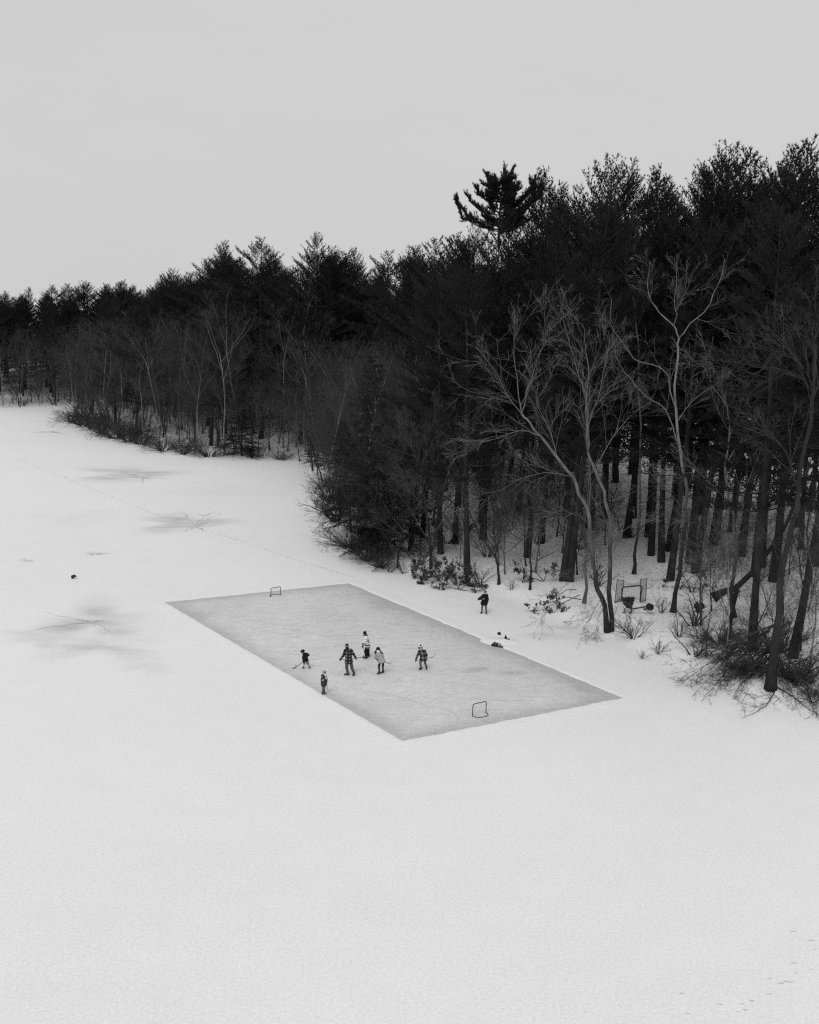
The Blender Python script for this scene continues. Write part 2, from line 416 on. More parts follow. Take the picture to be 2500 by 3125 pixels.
def ribbon(mb, pts, w, z=.005):
    pts = np.array(pts, float)[:, :2]; w = np.array(w, float)
    t = np.gradient(pts, axis=0); t /= np.linalg.norm(t, axis=1, keepdims=True) + 1e-9; nn = np.stack([-t[:, 1], t[:, 0]], 1)
    L = pts + nn * w[:, None] / 2; R = pts - nn * w[:, None] / 2
    v = np.concatenate([np.c_[L, np.full(len(L), z)], np.c_[R, np.full(len(R), z)]]); m = len(pts)
    mb.add(v, None, [[i, i + 1, m + i + 1, m + i] for i in range(m - 1)])
for nm, n_, wd_, sd__ in (('shaved_ice', 420, .06, 3), ('dark_ice', 26, .03, 4)):
    rng = np.random.default_rng(sd__); mb = MB()
    for i in range(n_):
        u = rng.uniform(.06, .94); v = rng.uniform(.08, .92); c = rinkpt(np.array(u), np.array(v)); a0 = rng.uniform(0, 2 * PI); kq = rng.normal(0, .22); L = rng.uniform(.8, 4.0); m = 9
        a = a0 + kq * np.linspace(0, L, m); p = np.stack([c[0] + np.cumsum(np.cos(a)) * L / m, c[1] + np.cumsum(np.sin(a)) * L / m], 1)
        uvx = np.array([np.linalg.solve(np.stack([(D_ - A)[:2], (B - A)[:2]], 1), q - A[:2]) for q in p[[0, -1]]])
        if uvx.min() < .03 or uvx.max() > .97: continue
        ribbon(mb, p, wd_ * np.sin(np.linspace(.15, PI - .15, m)) * rng.uniform(.5, 1.2), .0065 + i * .000012 + (sd__ == 4) * .004)
    structure(obj('skate_marks', mb, noisy(nm, *((.64, .80) if sd__ == 3 else (.42, .52)), 3.0, .6)))
# ------------------------------------------------------------------ marks in the lake snow: slush stars, tracks, footprints
def ribbon(mb, pts, w, z=.005):
    pts = np.array(pts, float)[:, :2]; w = np.array(w, float)
    t = np.gradient(pts, axis=0); t /= np.linalg.norm(t, axis=1, keepdims=True) + 1e-9; nn = np.stack([-t[:, 1], t[:, 0]], 1)
    L = pts + nn * w[:, None] / 2; R = pts - nn * w[:, None] / 2
    v = np.concatenate([np.c_[L, np.full(len(L), z)], np.c_[R, np.full(len(R), z)]]); m = len(pts)
    mb.add(v, None, [[i, i + 1, m + i + 1, m + i] for i in range(m - 1)])
def star(px, py, arms, wid, seed, zz):
    rng = np.random.default_rng(seed); c = on_z(px, py); mb = MB()
    full = list(arms)
    for (ex, ey) in arms:
        for _ in range(1): full.append((px + (ex - px) * rng.uniform(.3, .8) + rng.normal(0, abs(ex - px) * .2 + 6), py + (ey - py) * rng.uniform(.3, .8) + rng.normal(0, 6)))
    for (ex, ey) in full:
        e_ = on_z(ex, ey); n = 9; t = np.linspace(0, 1, n)[:, None]
        p = c[:2] * (1 - t) + e_[:2] * t; L = np.linalg.norm(e_ - c)
        p[1:-1] += np.cumsum(rng.normal(0, L * .03, (n - 2, 2)), 0) * .6 + rng.normal(0, L * .02, (n - 2, 2))
        zz += .0001
        ribbon(mb, p, np.linspace(wid, wid * .15, n) * rng.uniform(.35, .8, n), zz)
    return mb
marks = MB(); stars = []
for k, (px, py, arms, wid) in enumerate([
        (600, 1607, [(670, 1562), (425, 1604), (680, 1600), (555, 1628), (633, 1624), (540, 1560), (640, 1575)], .28),
        (433, 1458, [(525, 1460), (432, 1476), (300, 1440), (520, 1448), (372, 1440)], .35),
        (290, 1690, [(340, 1688), (275, 1697), (262, 1684), (318, 1694)], .2),
        (78, 1712, [(60, 1706), (105, 1714), (100, 1710)], .2),
        (282, 1898, [(120, 1868), (60, 1935), (330, 1888), (300, 1897), (262, 1900), (340, 1935)], .14),
        (620, 1575, [(672, 1560), (600, 1566)], .2), (150, 1318, [(190, 1314), (95, 1322), (215, 1328)], .3)]):
    stars.append(star(px, py, arms, wid, 40 + k, .005 + k * .002))
for s_ in stars:
    structure(obj('slush_crack', s_, M['slush']))
# ski or foot track crossing the lake
tp = [(60, 1405), (180, 1450), (300, 1500), (420, 1548), (520, 1588), (600, 1610), (700, 1640), (800, 1672), (880, 1702), (990, 1735), (1090, 1765)]
W_ = np.array([on_z(*q)[:2] for q in tp]); tt = np.linspace(0, len(tp) - 1, 260)
tx = np.interp(tt, range(len(tp)), W_[:, 0]); ty = np.interp(tt, range(len(tp)), W_[:, 1])
mb = MB(); rng = np.random.default_rng(5)
for side in (-.16, .16):
    for i in range(0, 258, 2):
        if rng.random() < .4: continue
        p = np.stack([tx[i:i + 2] + side, ty[i:i + 2]], 1) + rng.normal(0, .05, (2, 2))
        ribbon(mb, p, [.11, .07], .0045 + (side > 0) * .001)
structure(obj('ski_track', mb, M['print']))
mb = MB(); rng = np.random.default_rng(9)
fp = [(2421, 2843), (2486, 2898), (2423, 2939), (2478, 2958), (2350, 2987), (2383, 3001), (2416, 2998), (2350, 3033), (2293, 3054), (2265, 3064), (2198, 3065), (2252, 3088), (2275, 3082),
      (2100, 3094), (1787, 3087), (2080, 3032), (2475, 2870), (2400, 2995), (2430, 2970), (2380, 2405), (2110, 2030), (1950, 2012)]
for q in fp:
    c = on_z(*q); m = 10; a = np.arange(m) * 2 * PI / m; r = rng.uniform(.04, .10) * rng.uniform(.6, 1.2, m)
    v = np.c_[c[0] + r * 1.3 * np.cos(a), c[1] + r * .55 * np.sin(a) * rng.uniform(.6, 1), np.full(m, .006)]
    v = np.r_[v, [[c[0], c[1], .006]]]; mb.add(v, [[i, (i + 1) % m, m] for i in range(m)])
structure(obj('footprints', mb, M['print']), 'stuff')

# ------------------------------------------------------------------ tree generators
def unit(v): return v / (np.linalg.norm(v) + 1e-9)
def limb(rng, p, d, L, n, wob, lift):
    pts = [p]; d = unit(d)
    for i in range(n - 1):
        d = unit(d + rng.normal(0, wob, 3) + np.array([0, 0, lift])); pts.append(pts[-1] + d * L / (n - 1))
    return np.array(pts)
def side_dir(rng, t, ang):
    a = unit(np.cross(t, rng.normal(0, 1, 3))); return unit(t * math.cos(ang) + a * math.sin(ang))
def twigs_on(rng, out, pts, r, L, lvl, counts, lift, wob, ang=(.45, .95), t0=.2):
    n = counts[lvl]
    for _ in range(max(1, int(round(n * rng.uniform(.75, 1.25))))):
        t = rng.uniform(t0, 1.0); f = t * (len(pts) - 1); i = min(int(f), len(pts) - 2)
        p = pts[i] + (pts[i + 1] - pts[i]) * (f - i); tg = unit(pts[i + 1] - pts[i])
        d = side_dir(rng, tg, rng.uniform(*ang)); d[2] += lift * 2
        l = L * rng.uniform(.55, 1.1) * (1.15 - .5 * t); rr = max(.006, min(r[i] * .5, .0085 * l))
        last = lvl == len(counts) - 1
        m = 3 if last else 4 if lvl > 0 else 5
        q = limb(rng, p, d, l, m, wob, lift)
        rad = np.linspace(rr, max(.0048, rr * .3), m)
        out.append((q, rad, 3))
        if not last: twigs_on(rng, out, q, rad, l * .55, lvl + 1, counts, lift, wob, ang, t0)
def bare_tree(seed, H, form='round', counts=(6, 5, 4), r0=None):
    rng = np.random.default_rng(seed); r0 = r0 or H * .0075
    th = H * (.8 if form == 'tall' else .6)
    tr = limb(rng, np.zeros(3), np.array([rng.normal(0, .08), rng.normal(0, .08), 1]), th, 8, .06, .02)
    rad = np.linspace(r0, r0 * .35, 8); rad[0] *= 1.35
    trunk = [(tr, rad, 7)]; crown = []
    n = 15
    for k in range(n):
        t = rng.uniform(.16, 1) if k > 3 else 1 - .09 * k
        f = t * 7; i = min(int(f), 6); p = tr[i] + (tr[i + 1] - tr[i]) * (f - i)
        az = k * 2.4 + rng.uniform(-.4, .4); el = rng.uniform(.55, 1.05) if form != 'wide' else rng.uniform(.15, .8)
        if k <= 3: el += .3
        d = np.array([math.cos(az) * math.cos(el), math.sin(az) * math.cos(el), math.sin(el)])
        l = H * rng.uniform(.28, .46) * (1.15 - .35 * t if k > 3 else 1.05)
        q = limb(rng, p, d, l, 7, .10, .04); rr = np.linspace(max(.014, rad[i] * .5), .010, 7)
        (trunk if k <= 3 else crown).append((q, rr, 5))
        twigs_on(rng, crown, q, rr, l * .55, 0, counts, .05, .11)
    return trunk, crown
def shrub(seed, H, stems=9, spread=.5, counts=(5, 4), arch=0.0):
    rng = np.random.default_rng(seed); t = []; c = []
    for k in range(stems):
        az = rng.uniform(0, 2 * PI); d = np.array([math.cos(az) * spread, math.sin(az) * spread, 1.0])
        q = limb(rng, np.array([math.cos(az), math.sin(az), 0]) * .1 * H * rng.random(), d, H * rng.uniform(.6, 1.1), 6, .16, -arch)
        r = np.linspace(.012 * H + .006, .007, 6); t.append((q, r, 5)); twigs_on(rng, c, q, r, H * .4, 0, counts, .02, .16)
    return t, c
def pine(seed, H, cs=.35, Lmax=.16, form='old', blades=4):
    rng = np.random.default_rng(seed)
    tr = limb(rng, np.zeros(3), np.array([rng.normal(0, .02), rng.normal(0, .02), 1]), H * .985, 9, .018, .02)
    r0 = H * .0088; rad = r0 * (1 - np.linspace(0, 1, 9)) ** .8 + .02; rad[0] *= 1.3
    trunk = [(tr, rad, 9)]; wood = []; P = []; Dr = []; Ln = []
    z = cs * H
    # a few dead snags below the crown
    for _ in range(10):
        t = rng.uniform(.07, max(cs, .12)); p = tr[0] + (tr[-1] - tr[0]) * t; az = rng.uniform(0, 2 * PI)
        q = limb(rng, p, np.array([math.cos(az), math.sin(az), rng.uniform(-.2, .3)]), rng.uniform(.8, 2.6), 4, .12, 0); wood.append((q, np.linspace(.03, .008, 4), 4))
    while z < H * .985:
        u = (z - cs * H) / (H * (1 - cs)); f = z / H * 8 / .985; i = min(int(f), 7); p0 = tr[i] + (tr[i + 1] - tr[i]) * (f - i)
        nb = rng.integers(4, 7) if u < .93 else 3; a0 = rng.uniform(0, 2 * PI)
        dn = H - z; Lm = min(H * Lmax, .5 + .50 * dn) * (.8 + .2 * min(1, u * 4))
        if form == 'layer': Lm = min(H * Lmax, .6 + .62 * dn) * (.85 + .25 * math.sin(z * 1.5 + seed))
        if form == 'spire': Lm = min(H * Lmax, .4 + .36 * dn)
        if form == 'candel': Lm = min(6.0, 1.0 + .95 * dn) * (.9 + .15 * math.sin(z * 2.1))
        for k in range(nb):
            if rng.random() < (.3 if form == 'candel' else .1): continue
            az = a0 + k * 2 * PI / nb + rng.uniform(-.3, .3); el = (-.12 + 1.0 * u ** 1.6 if form != 'layer' else -.02 + .75 * u ** 3) + rng.normal(0, .12)
            L = max(.35, Lm * rng.uniform(.5, 1.18)) + .1
            d = np.array([math.cos(az) * math.cos(el), math.sin(az) * math.cos(el), math.sin(el)])
            q = limb(rng, p0, d, L, 7, .05, .05 + .07 * u)
            wood.append((q, np.linspace(max(.015, .013 * L), .008, 7), 4))
            m = max(3, int(L / (.2 if form == 'layer' else .3)))
            for j in range(m):
                t = .28 + .72 * (j + .5) / m if L > 1 else (j + .5) / m
                ff = t * 6; ii = min(int(ff), 5); b0 = q[ii] + (q[ii + 1] - q[ii]) * (ff - ii); tg = unit(q[ii + 1] - q[ii])
                sd = unit(np.cross(tg, np.array([0, 0, 1.]))) * (1 if j % 2 else -1)
                bd_ = unit(tg * .75 + sd * rng.uniform(.4, .9) + np.array([0, 0, rng.uniform(.1, .55)]))
                bl = min(1.25, .32 * L + .25) * rng.uniform(.6, 1.1) * (1.15 - .5 * t)
                nt_ = max(3, int(bl / .14))
                s_ = np.linspace(.15, 1, nt_)[:, None]
                pts = b0 + bd_ * bl * s_ + np.array([0, 0, .18]) * bl * s_ ** 2 + rng.normal(0, .035, (nt_, 3))
                P.append(pts); Dr.append(np.tile(unit(bd_ * .75 + np.array([0, 0, .65 if form != 'layer' else .45])), (nt_, 1))); Ln.append(np.full(nt_, .27) * rng.uniform(.8, 1.2))
        z += (.95 - .45 * u) * (1.45 if form == 'layer' else 1) * rng.uniform(.75, 1.2) * H / 30
    P = np.concatenate(P); Dr = np.concatenate(Dr); Ln = np.concatenate(Ln)
    fol = MB(); fol.blades(P, Dr, Ln, np.full(len(P), .034), blades, .42, rng)
    return trunk, wood, fol
def hemlock(seed, H, R, blades=3):
    rng = np.random.default_rng(seed)
    tr = limb(rng, np.zeros(3), np.array([rng.normal(0, .04), rng.normal(0, .04), 1]), H, 8, .02, .02)
    trunk = [(tr, np.linspace(H * .014, .02, 8), 8)]; wood = []; P = []; Dr = []
    z = .06 * H
    while z < H:
        u = z / H; p0 = tr[0] + (tr[-1] - tr[0]) * u
        for k in range(rng.integers(4, 6)):
            az = rng.uniform(0, 2 * PI); L = R * (1 - u) ** .7 * rng.uniform(.55, 1.15) + .3
            d = np.array([math.cos(az), math.sin(az), rng.uniform(.1, .4)]); q = limb(rng, p0, d, L, 7, .06, -.075 + .06 * u)
            q[:, 2] = np.maximum(q[:, 2], .15)
            wood.append((q, np.linspace(max(.015, .014 * L), .006, 7), 4))
            m = max(3, int(L / .22))
            for j in range(m):
                t = .22 + .78 * (j + .5) / m; ff = t * 6; ii = min(int(ff), 5); b0 = q[ii] + (q[ii + 1] - q[ii]) * (ff - ii); tg = unit(q[ii + 1] - q[ii])
                sd = unit(np.cross(tg, np.array([0, 0, 1.]))) * (1 if j % 2 else -1); bd_ = unit(tg * .7 + sd * rng.uniform(.5, 1) + np.array([0, 0, rng.uniform(-.3, .15)]))
                bl = (.28 * L + .15) * rng.uniform(.5, 1.0) * (1.2 - .7 * t); nt_ = max(3, int(bl / .11)); s_ = np.linspace(.1, 1, nt_)[:, None]
                P.append(b0 + bd_ * bl * s_ - np.array([0, 0, .25]) * bl * s_ ** 2 + rng.normal(0, .03, (nt_, 3))); Dr.append(np.tile(bd_, (nt_, 1)))
        z += rng.uniform(.28, .5)
    P = np.concatenate(P); Dr = np.concatenate(Dr)
    fol = MB(); fol.blades(P, Dr, np.full(len(P), .19), np.full(len(P), .035), blades, .5, rng)
    return trunk, wood, fol

# prototypes are plain mesh data; every tree is its own Empty with its own trunk and crown objects
def mk(name, tubes, mat):
    mb = MB(); mb.tubes(tubes, cap=False); return mb.mesh(name, mat)
def mk_pine(seed, H, *a, **k):
    t, w, f = pine(seed, H, *a, **k); c = f
    me_t = mk('trunk', t + w, M['pine_bark']); return (me_t, c.mesh('crown', M['needles'], False), H)
def mk_hem(seed, H, R):
    t, w, f = hemlock(seed, H, R); return (mk('trunk', t + w, M['pine_bark']), f.mesh('crown', M['hemlock'], False), H)
def mk_bare(seed, H, form, counts, bark='bark', twig='twig', r0=None):
    t, c = bare_tree(seed, H, form, counts, r0); return (mk('trunk', t, M[bark]), mk('crown', c, M[twig]), H)
def mk_shrub(seed, H, *a, bark='dark_twig', twig='dark_twig', **k):
    t, c = shrub(seed, H, *a, **k); return (mk('stems', t, M[bark]), mk('twigs', c, M[twig]), H)

PINES = [mk_pine(11, 30, .24, .19), mk_pine(12, 30, .30, .19, 'layer'), mk_pine(13, 30, .2, .2), mk_pine(14, 30, .26, .17, 'spire'), mk_pine(15, 30, .24, .2, 'layer'), mk_pine(16, 30, .3, .19)]
PINE_TALL = [mk_pine(21, 32, .34, .16), mk_pine(22, 32, .32, .17, 'layer')]
PINE_LOW = [mk_pine(23, 28, .12, .19), mk_pine(24, 28, .1, .2, 'layer')]
HEMS = [mk_hem(41, 13, 4.2), mk_hem(42, 11, 4.0), mk_hem(43, 15, 4.6)]
BARES = [mk_bare(51, 16, 'round', (9, 6, 4)), mk_bare(52, 17, 'tall', (9, 6, 4), 'pale_bark', 'twig'), mk_bare(53, 15, 'wide', (9, 6, 4)), mk_bare(54, 16, 'round', (9, 6, 4), 'mid_bark', 'twig'),
         mk_bare(55, 17, 'tall', (8, 6, 4), 'pale_bark', 'twig'), mk_bare(56, 14, 'wide', (9, 6, 4), 'mid_bark', 'twig')]
SAPL = [mk_bare(61, 7, 'tall', (5, 4), 'bark', 'dark_twig', .045), mk_bare(62, 8, 'round', (5, 4, 2), 'bark', 'dark_twig', .06), mk_bare(63, 6, 'wide', (5, 4), 'mid_bark', 'twig', .04)]
BUSHES = [mk_shrub(75, 3.2, 30, 1.0, counts=(8, 5), arch=.03), mk_shrub(76, 3.6, 34, 1.3, counts=(8, 5), arch=.06), mk_shrub(77, 2.6, 26, .8, counts=(8, 5), arch=.02)]
SHRUBS = [mk_shrub(71, 2.0, 9, .6), mk_shrub(72, 2.4, 12, .9), mk_shrub(73, 1.6, 8, .5), mk_shrub(74, 2.6, 14, .8, counts=(6, 5))]
print('prototype faces', sum(len(a.polygons) + len(b.polygons) for a, b, _ in PINES + PINE_TALL + HEMS + BARES + SAPL + SHRUBS))

COUNT = {}
def plant(name, proto, base, H, label, cat, group=None, yaw=None, lean=(0, 0), wide=1.0, parts=('trunk', 'crown')):
    e_ = thing(name, label, cat, (base[0], base[1], base[2] - .05), group)
    k = H / proto[2]; e_.scale = (k * wide, k * wide, k)
    e_.rotation_euler = (lean[1], lean[0], random.uniform(0, 2 * PI) if yaw is None else yaw)
    e_.rotation_mode = 'XYZ'
    for nm, me in zip(parts, proto[:2]): link(nm, me, e_)
    COUNT[name] = COUNT.get(name, 0) + 1
    return e_

# skyline of the wood in photo coordinates (d units are 1725-wide, scale 1.4493)
K = 2500 / 1725
SKY = np.array([(-200, 620), (0, 612), (40, 606), (100, 601), (170, 592), (260, 592), (300, 592), (330, 582), (370, 566), (398, 602), (440, 548), (478, 516), (520, 545), (556, 502), (605, 570), (622, 585),
                (640, 545), (672, 500), (700, 515), (735, 532), (770, 524), (800, 542), (830, 531), (850, 543), (870, 520), (920, 503), (960, 488), (1000, 480), (1050, 450), (1110, 440), (1130, 395), (1160, 400),
                (1190, 366), (1230, 395), (1300, 326), (1345, 385), (1352, 405), (1390, 380), (1430, 347), (1480, 322), (1530, 296), (1570, 315), (1610, 362), (1640, 342), (1690, 312), (1725, 288), (1900, 270)]) * K
def sky_y(px): return np.interp(px, SKY[:, 0], SKY[:, 1])
def height_to(base, py):
    lo, hi = 1.0, 60.0
    for _ in range(30):
        m = (lo + hi) / 2
        if proj((base[0], base[1], base[2] + m))[1] > py: lo = m
        else: hi = m
    return lo
OCC = []
def free(x, y, r):
    return all((x - a) ** 2 + (y - b) ** 2 > r * r for a, b in OCC)

# --- pines that make the skyline: (x, y of the top in d units, distance, prototype, label)
sl = [
 (12, 611, 236, 0, 'dark pine rising at the far left picture edge of the skyline'),
 (45, 604, 230, 3, 'small pointed pine second from the left picture edge on the skyline'),
 (104, 599, 224, 1, 'flat topped pine above the small snowy bank at far left'),
 (172, 589, 222, 0, 'bushy pine above the point of land on the left skyline'),
 (215, 598, 222, 5, 'low pine just right of the bushy pine over the left point'),
 (262, 590, 214, 2, 'broad low pine left of the stepped rise in the left skyline'),
 (330, 581, 196, 3, 'narrow pine tip at the stepped rise of the left skyline'),
 (370, 563, 188, 0, 'ragged pine left of the bright gap in the left skyline'),
 (412, 575, 180, 5, 'leaning low pine right of the bright gap in the left skyline'),
 (442, 546, 176, 1, 'spreading pine on the left shoulder of the two tall left pines'),
 (478, 513, 168, 4, 'tall layered pine left of the conical pine on the left skyline'),
 (557, 499, 163, 1, 'tall conical pine standing in the middle of the left skyline'),
 (520, 540, 172, 2, 'pine wedged low between the layered and the conical pine'),
 (598, 572, 176, 0, 'low pine left of the V shaped notch in the skyline'),
 (672, 497, 156, 4, 'tall tapering pine right of the V shaped notch in the skyline'),
 (645, 552, 160, 1, 'pine with stepped limbs inside the V shaped notch of the skyline'),
 (704, 516, 158, 0, 'round headed pine right of the tall tapering pine'),
 (738, 531, 160, 5, 'second lower pine right of the tall tapering pine'),
 (771, 522, 160, 3, 'pointed small pine at the middle of the skyline dip'),
 (826, 529, 150, 1, 'thin crowned pine at the lowest part of the skyline dip'),
 (868, 518, 138, 0, 'pine where the skyline starts to climb towards the right'),
 (893, 521, 134, 5, 'pine on the first climbing step of the middle skyline'),
 (925, 505, 128, 4, 'pine with a long bare arm left of the candelabra pine'),
 (960, 490, 122, 2, 'dense pine directly left below the candelabra pine'),
 (1000, 470, 112, 0, 'dark pine filling under the left arms of the candelabra pine'),
 (1132, 388, 108, 3, 'slim pine touching the right arms of the candelabra pine'),
 (1160, 400, 112, 5, 'low pine between the slim pine and the next pointed one'),
 (1190, 361, 106, 3, 'pointed pine halfway between the candelabra pine and the twin tipped pine'),
 (1240, 392, 104, 1, 'dense low pine left of the twin tipped pine'),
 (1298, 322, 100, 0, 'tall open pine with loose tips left of the deep right notch'),
 (1325, 348, 104, 4, 'pine with a sloping right side beside the deep right notch'),
 (1388, 378, 104, 5, 'pine filling the deep right notch of the skyline'),
 (1430, 344, 96, 3, 'pine with a blunt head left of the broadest right crown'),
 (1480, 318, 92, 2, 'pine forming the left half of the broadest right crown'),
 (1532, 291, 88, 0, 'tallest broad pine of the right skyline with feathery top'),
 (1578, 325, 94, 4, 'pine sloping off the right side of the tallest broad pine'),
 (1640, 340, 90, 5, 'pine in the last gap before the right picture edge'),
 (1690, 312, 86, 0, 'pine on the shoulder of the crown at the right picture edge'),
 (1725, 284, 82, 2, 'tall pine cut by the right picture edge'),
]
for (xd, yd, dist, pi_, lab) in sl:
    p = on_y(xd * K, yd * K, dist); z = gz(p[0], p[1]); H = p[2] - z
    plant('pine_tree', PINES[pi_], (p[0], p[1], z), H, lab, 'pine tree', wide=1.25 if dist > 120 else 1.08); OCC.append((p[0], p[1]))
def plume(rng, q, P, Dr, Ln, bl0=.75):
    n = len(q); L = np.linalg.norm(np.diff(q, axis=0), axis=1).sum(); m = max(4, int(L / .14))
    for j in range(m):
        t = .22 + .78 * (j + .5) / m; f = t * (n - 1); i = min(int(f), n - 2); b0 = q[i] + (q[i + 1] - q[i]) * (f - i); tg = unit(q[i + 1] - q[i])
        a = unit(np.cross(tg, rng.normal(0, 1, 3))); bd_ = unit(tg * .8 + a * rng.uniform(.3, .8) + np.array([0, 0, .35])); bl = bl0 * rng.uniform(.5, 1.1) * (1.2 - .6 * t)
        s_ = np.linspace(.1, 1, 5)[:, None]; P.append(b0 + bd_ * bl * s_ + np.array([0, 0, .35]) * bl * s_ ** 2 + rng.normal(0, .03, (5, 3)))
        Dr.append(np.tile(unit(bd_ * .6 + np.array([0, 0, .8])), (5, 1))); Ln.append(np.full(5, .27))
def candelabra():
    rng = np.random.default_rng(33); Y = 97.0; k = lambda x, y, dy=0.0: on_y(900 + x / 2.156, 500 + y / 2.156, Y + dy)
    top = k(1375, 60); z = gz(top[0], Y); base = np.array([k(1330, 900)[0] - .1, Y, z]); h0 = k(1345, 330)[2] - z
    t, w_, fol = pine(31, h0, .3, .17)
    tr = [k(1345, 400) - base, k(1350, 300) - base, k(1362, 180) - base, k(1385, 40) - base]
    tubes = t + w_ + [(np.array([np.array([0, 0, h0 * .9])] + tr), np.array([.12, .11, .09, .06, .02]), 6)]
    P, Dr, Ln = [], [], []; plume(rng, np.array(tr[1:]), P, Dr, Ln, .9)
    arms = [([(1355, 200), (1300, 140), (1258, 65)], 0), ([(1348, 300), (1250, 235), (1210, 190), (1190, 155)], -1), ([(1345, 370), (1220, 310), (1165, 262), (1128, 205)], .6), ([(1345, 400), (1190, 375), (1120, 325), (1075, 270), (1060, 225)], -.6),
            ([(1368, 160), (1405, 95), (1440, 25)], .4), ([(1358, 280), (1420, 225), (1478, 145)], -.8), ([(1350, 350), (1470, 275), (1560, 180), (1584, 100)], .6), ([(1350, 380), (1500, 295), (1590, 190), (1622, 148)], -.5),
            ([(1345, 420), (1440, 380), (1515, 320)], 1.2), ([(1340, 430), (1230, 420), (1160, 390), (1130, 350)], 1.0), ([(1355, 240), (1320, 190), (1320, 120)], -1.5), ([(1355, 260), (1400, 180), (1415, 110)], 1.6), ([(1345, 330), (1280, 260), (1265, 190)], 2.0), ([(1350, 330), (1410, 290), (1450, 210)], -2.0)]
    for _ in range(20):
        a_ = arms[rng.integers(0, 14)][0]; f = rng.uniform(.75, 1.05); arms.append(([(x + (rng.normal(0, 14) if j_ else 0), y + rng.normal(22, 24)) for j_, (x, y) in enumerate(a_)][:len(a_) - int(rng.random() < .3)], rng.normal(0, 2.2)))
    for _ in range(54):
        y0 = rng.uniform(110, 450); sx = rng.choice([-1, 1]); ln_ = rng.uniform(30, 95) * (.6 + y0 / 330); arms.append(([(1350, y0), (1350 + sx * ln_ * .6, y0 - ln_ * .08), (1350 + sx * ln_ * 1.15, y0 - ln_ * .38)], rng.normal(0, 2.0)))
    for pts, dy in arms:
        q = np.array([k(x, y, dy * i / (len(pts) - 1)) for i, (x, y) in enumerate(pts)]) - base; m = len(pts) * 2 - 1
        q = np.stack([np.interp(np.linspace(0, len(pts) - 1, m), range(len(pts)), q[:, c]) for c in range(3)], 1)
        tubes.append((q, np.linspace(.06, .012, m), 5)); plume(rng, q, P, Dr, Ln, .5)
    P = np.concatenate(P); fol.blades(P, np.concatenate(Dr), np.concatenate(Ln), np.full(len(P), .036), 5, .4, rng)
    e_ = thing('pine_tree', 'lone candelabra pine with upswept arms standing clear on the middle skyline', 'pine tree', base)
    link('trunk', mk('trunk', tubes, M['pine_bark']), e_); link('crown', fol.mesh('crown', M['needles'], False), e_); OCC.append((base[0], base[1]))
candelabra()

# --- straight dark trunks seen at the wood's edge on the right (base px, native), crowns join the canopy
edge_pines = [
 (2019, 1715, .06, 'thick dark pine trunk third in the row above the backstop net'),
 (2045, 1772, .05, 'dark pine trunk half hidden behind the forked pale tree'),
 (2121, 1748, .09, 'leaning dark pine trunk right of the forked pale tree'),
 (1987, 1695, .03, 'thin straight trunk in the row above the backstop net'),
 (1912, 1640, .02, 'dark trunk behind the backstop left of its centre'),
 (2186, 1646, .05, 'slender dark trunk alone on the snow slope at right'),
 (2232, 1622, .03, 'stubby dark trunk far up the snow slope at right'),
 (2303, 1760, .07, 'dark pine trunk behind the leaning broken trunk'),
 (2486, 1727, .06, 'dark pine trunk standing at the right picture edge'),
 (2295, 1983, .08, 'dark pine trunk rising out of the fallen tree top'),
 (2419, 2007, .08, 'curving trunk right of the biggest dark trunk'),
 (1427, 1752, .01, 'thick dark trunk behind the shrubs left of the bent tree'),
 (1609, 1700, .03, 'wide dark trunk in the middle of the wood edge'),
 (1651, 1658, .02, 'short dark trunk farther back right of the wide middle one'),
 (1719, 1773, -.02, 'dark trunk of a close pair left of the two stemmed pale tree'),
 (1738, 1775, .02, 'second slimmer trunk of the close pair left of the two stemmed tree'),
 (1290, 1640, .0, 'dark trunk deep in the wood behind the overhanging hemlocks'),
 (1345, 1690, .0, 'dark trunk right of the overhanging hemlocks'),
 (1390, 1660, .01, 'slim dark trunk behind the thick one left of the bent tree'),
]
for i, (px, py, ln, lab) in enumerate(edge_pines):
    b = ground(px, py); H = min(31, height_to(b, sky_y(px) + random.uniform(40, 130)))
    plant('pine_tree', PINE_TALL[i % 2], b, H, lab, 'pine tree', lean=(ln, random.uniform(-.02, .02)), wide=1.0); OCC.append((b[0], b[1]))

# --- dark hemlocks hanging over the ice at the near point
for i, (px, py, H, wd, lab) in enumerate([
 (1118, 1702, 8, .95, 'lowest dark hemlock hanging over the ice at the near point'),
 (1185, 1700, 13, .8, 'dense hemlock just right of the lowest one at the near point'),
 (1072, 1625, 10, .9, 'dark hemlock leaning over the ice above the lowest one'),
 (1160, 1630, 16, .8, 'tall dark hemlock in the middle of the near point'),
 (1035, 1545, 9, .8, 'dark hemlock farthest back along the near point'),
 (1110, 1560, 15, .8, 'tall hemlock behind the farthest one along the near point'),
 (1250, 1680, 14, .75, 'dark hemlock at the inner side of the near point')]):
    b = ground(px, py); plant('hemlock_tree', HEMS[i % 3], b, H, lab, 'hemlock', lean=(-.10, .04), wide=wd); OCC.append((b[0], b[1]))
for i, (px, py, H, ln, lab) in enumerate([
 (1010, 1520, 10, -.30, 'grey bare tree leaning out over the ice at the top of the near point'), (1035, 1580, 9, -.38, 'grey bare tree leaning over the ice in the middle of the near point'),
 (1060, 1640, 8, -.42, 'low bare tree reaching out over the ice near the lowest hemlock'), (985, 1470, 11, -.22, 'grey bare tree at the inner corner of the bay'),
 (1095, 1690, 6, -.5, 'small bare tree bent almost flat over the ice at the tip of the near point'), (1060, 1560, 13, -.2, 'taller grey bare tree behind the leaning ones at the near point')]):
    b = ground(px, py); plant('bare_tree', BARES[(2, 5, 3, 0, 2, 1)[i]], b, H, lab, 'bare tree', lean=(ln, .05), wide=1.1); OCC.append((b[0], b[1]))
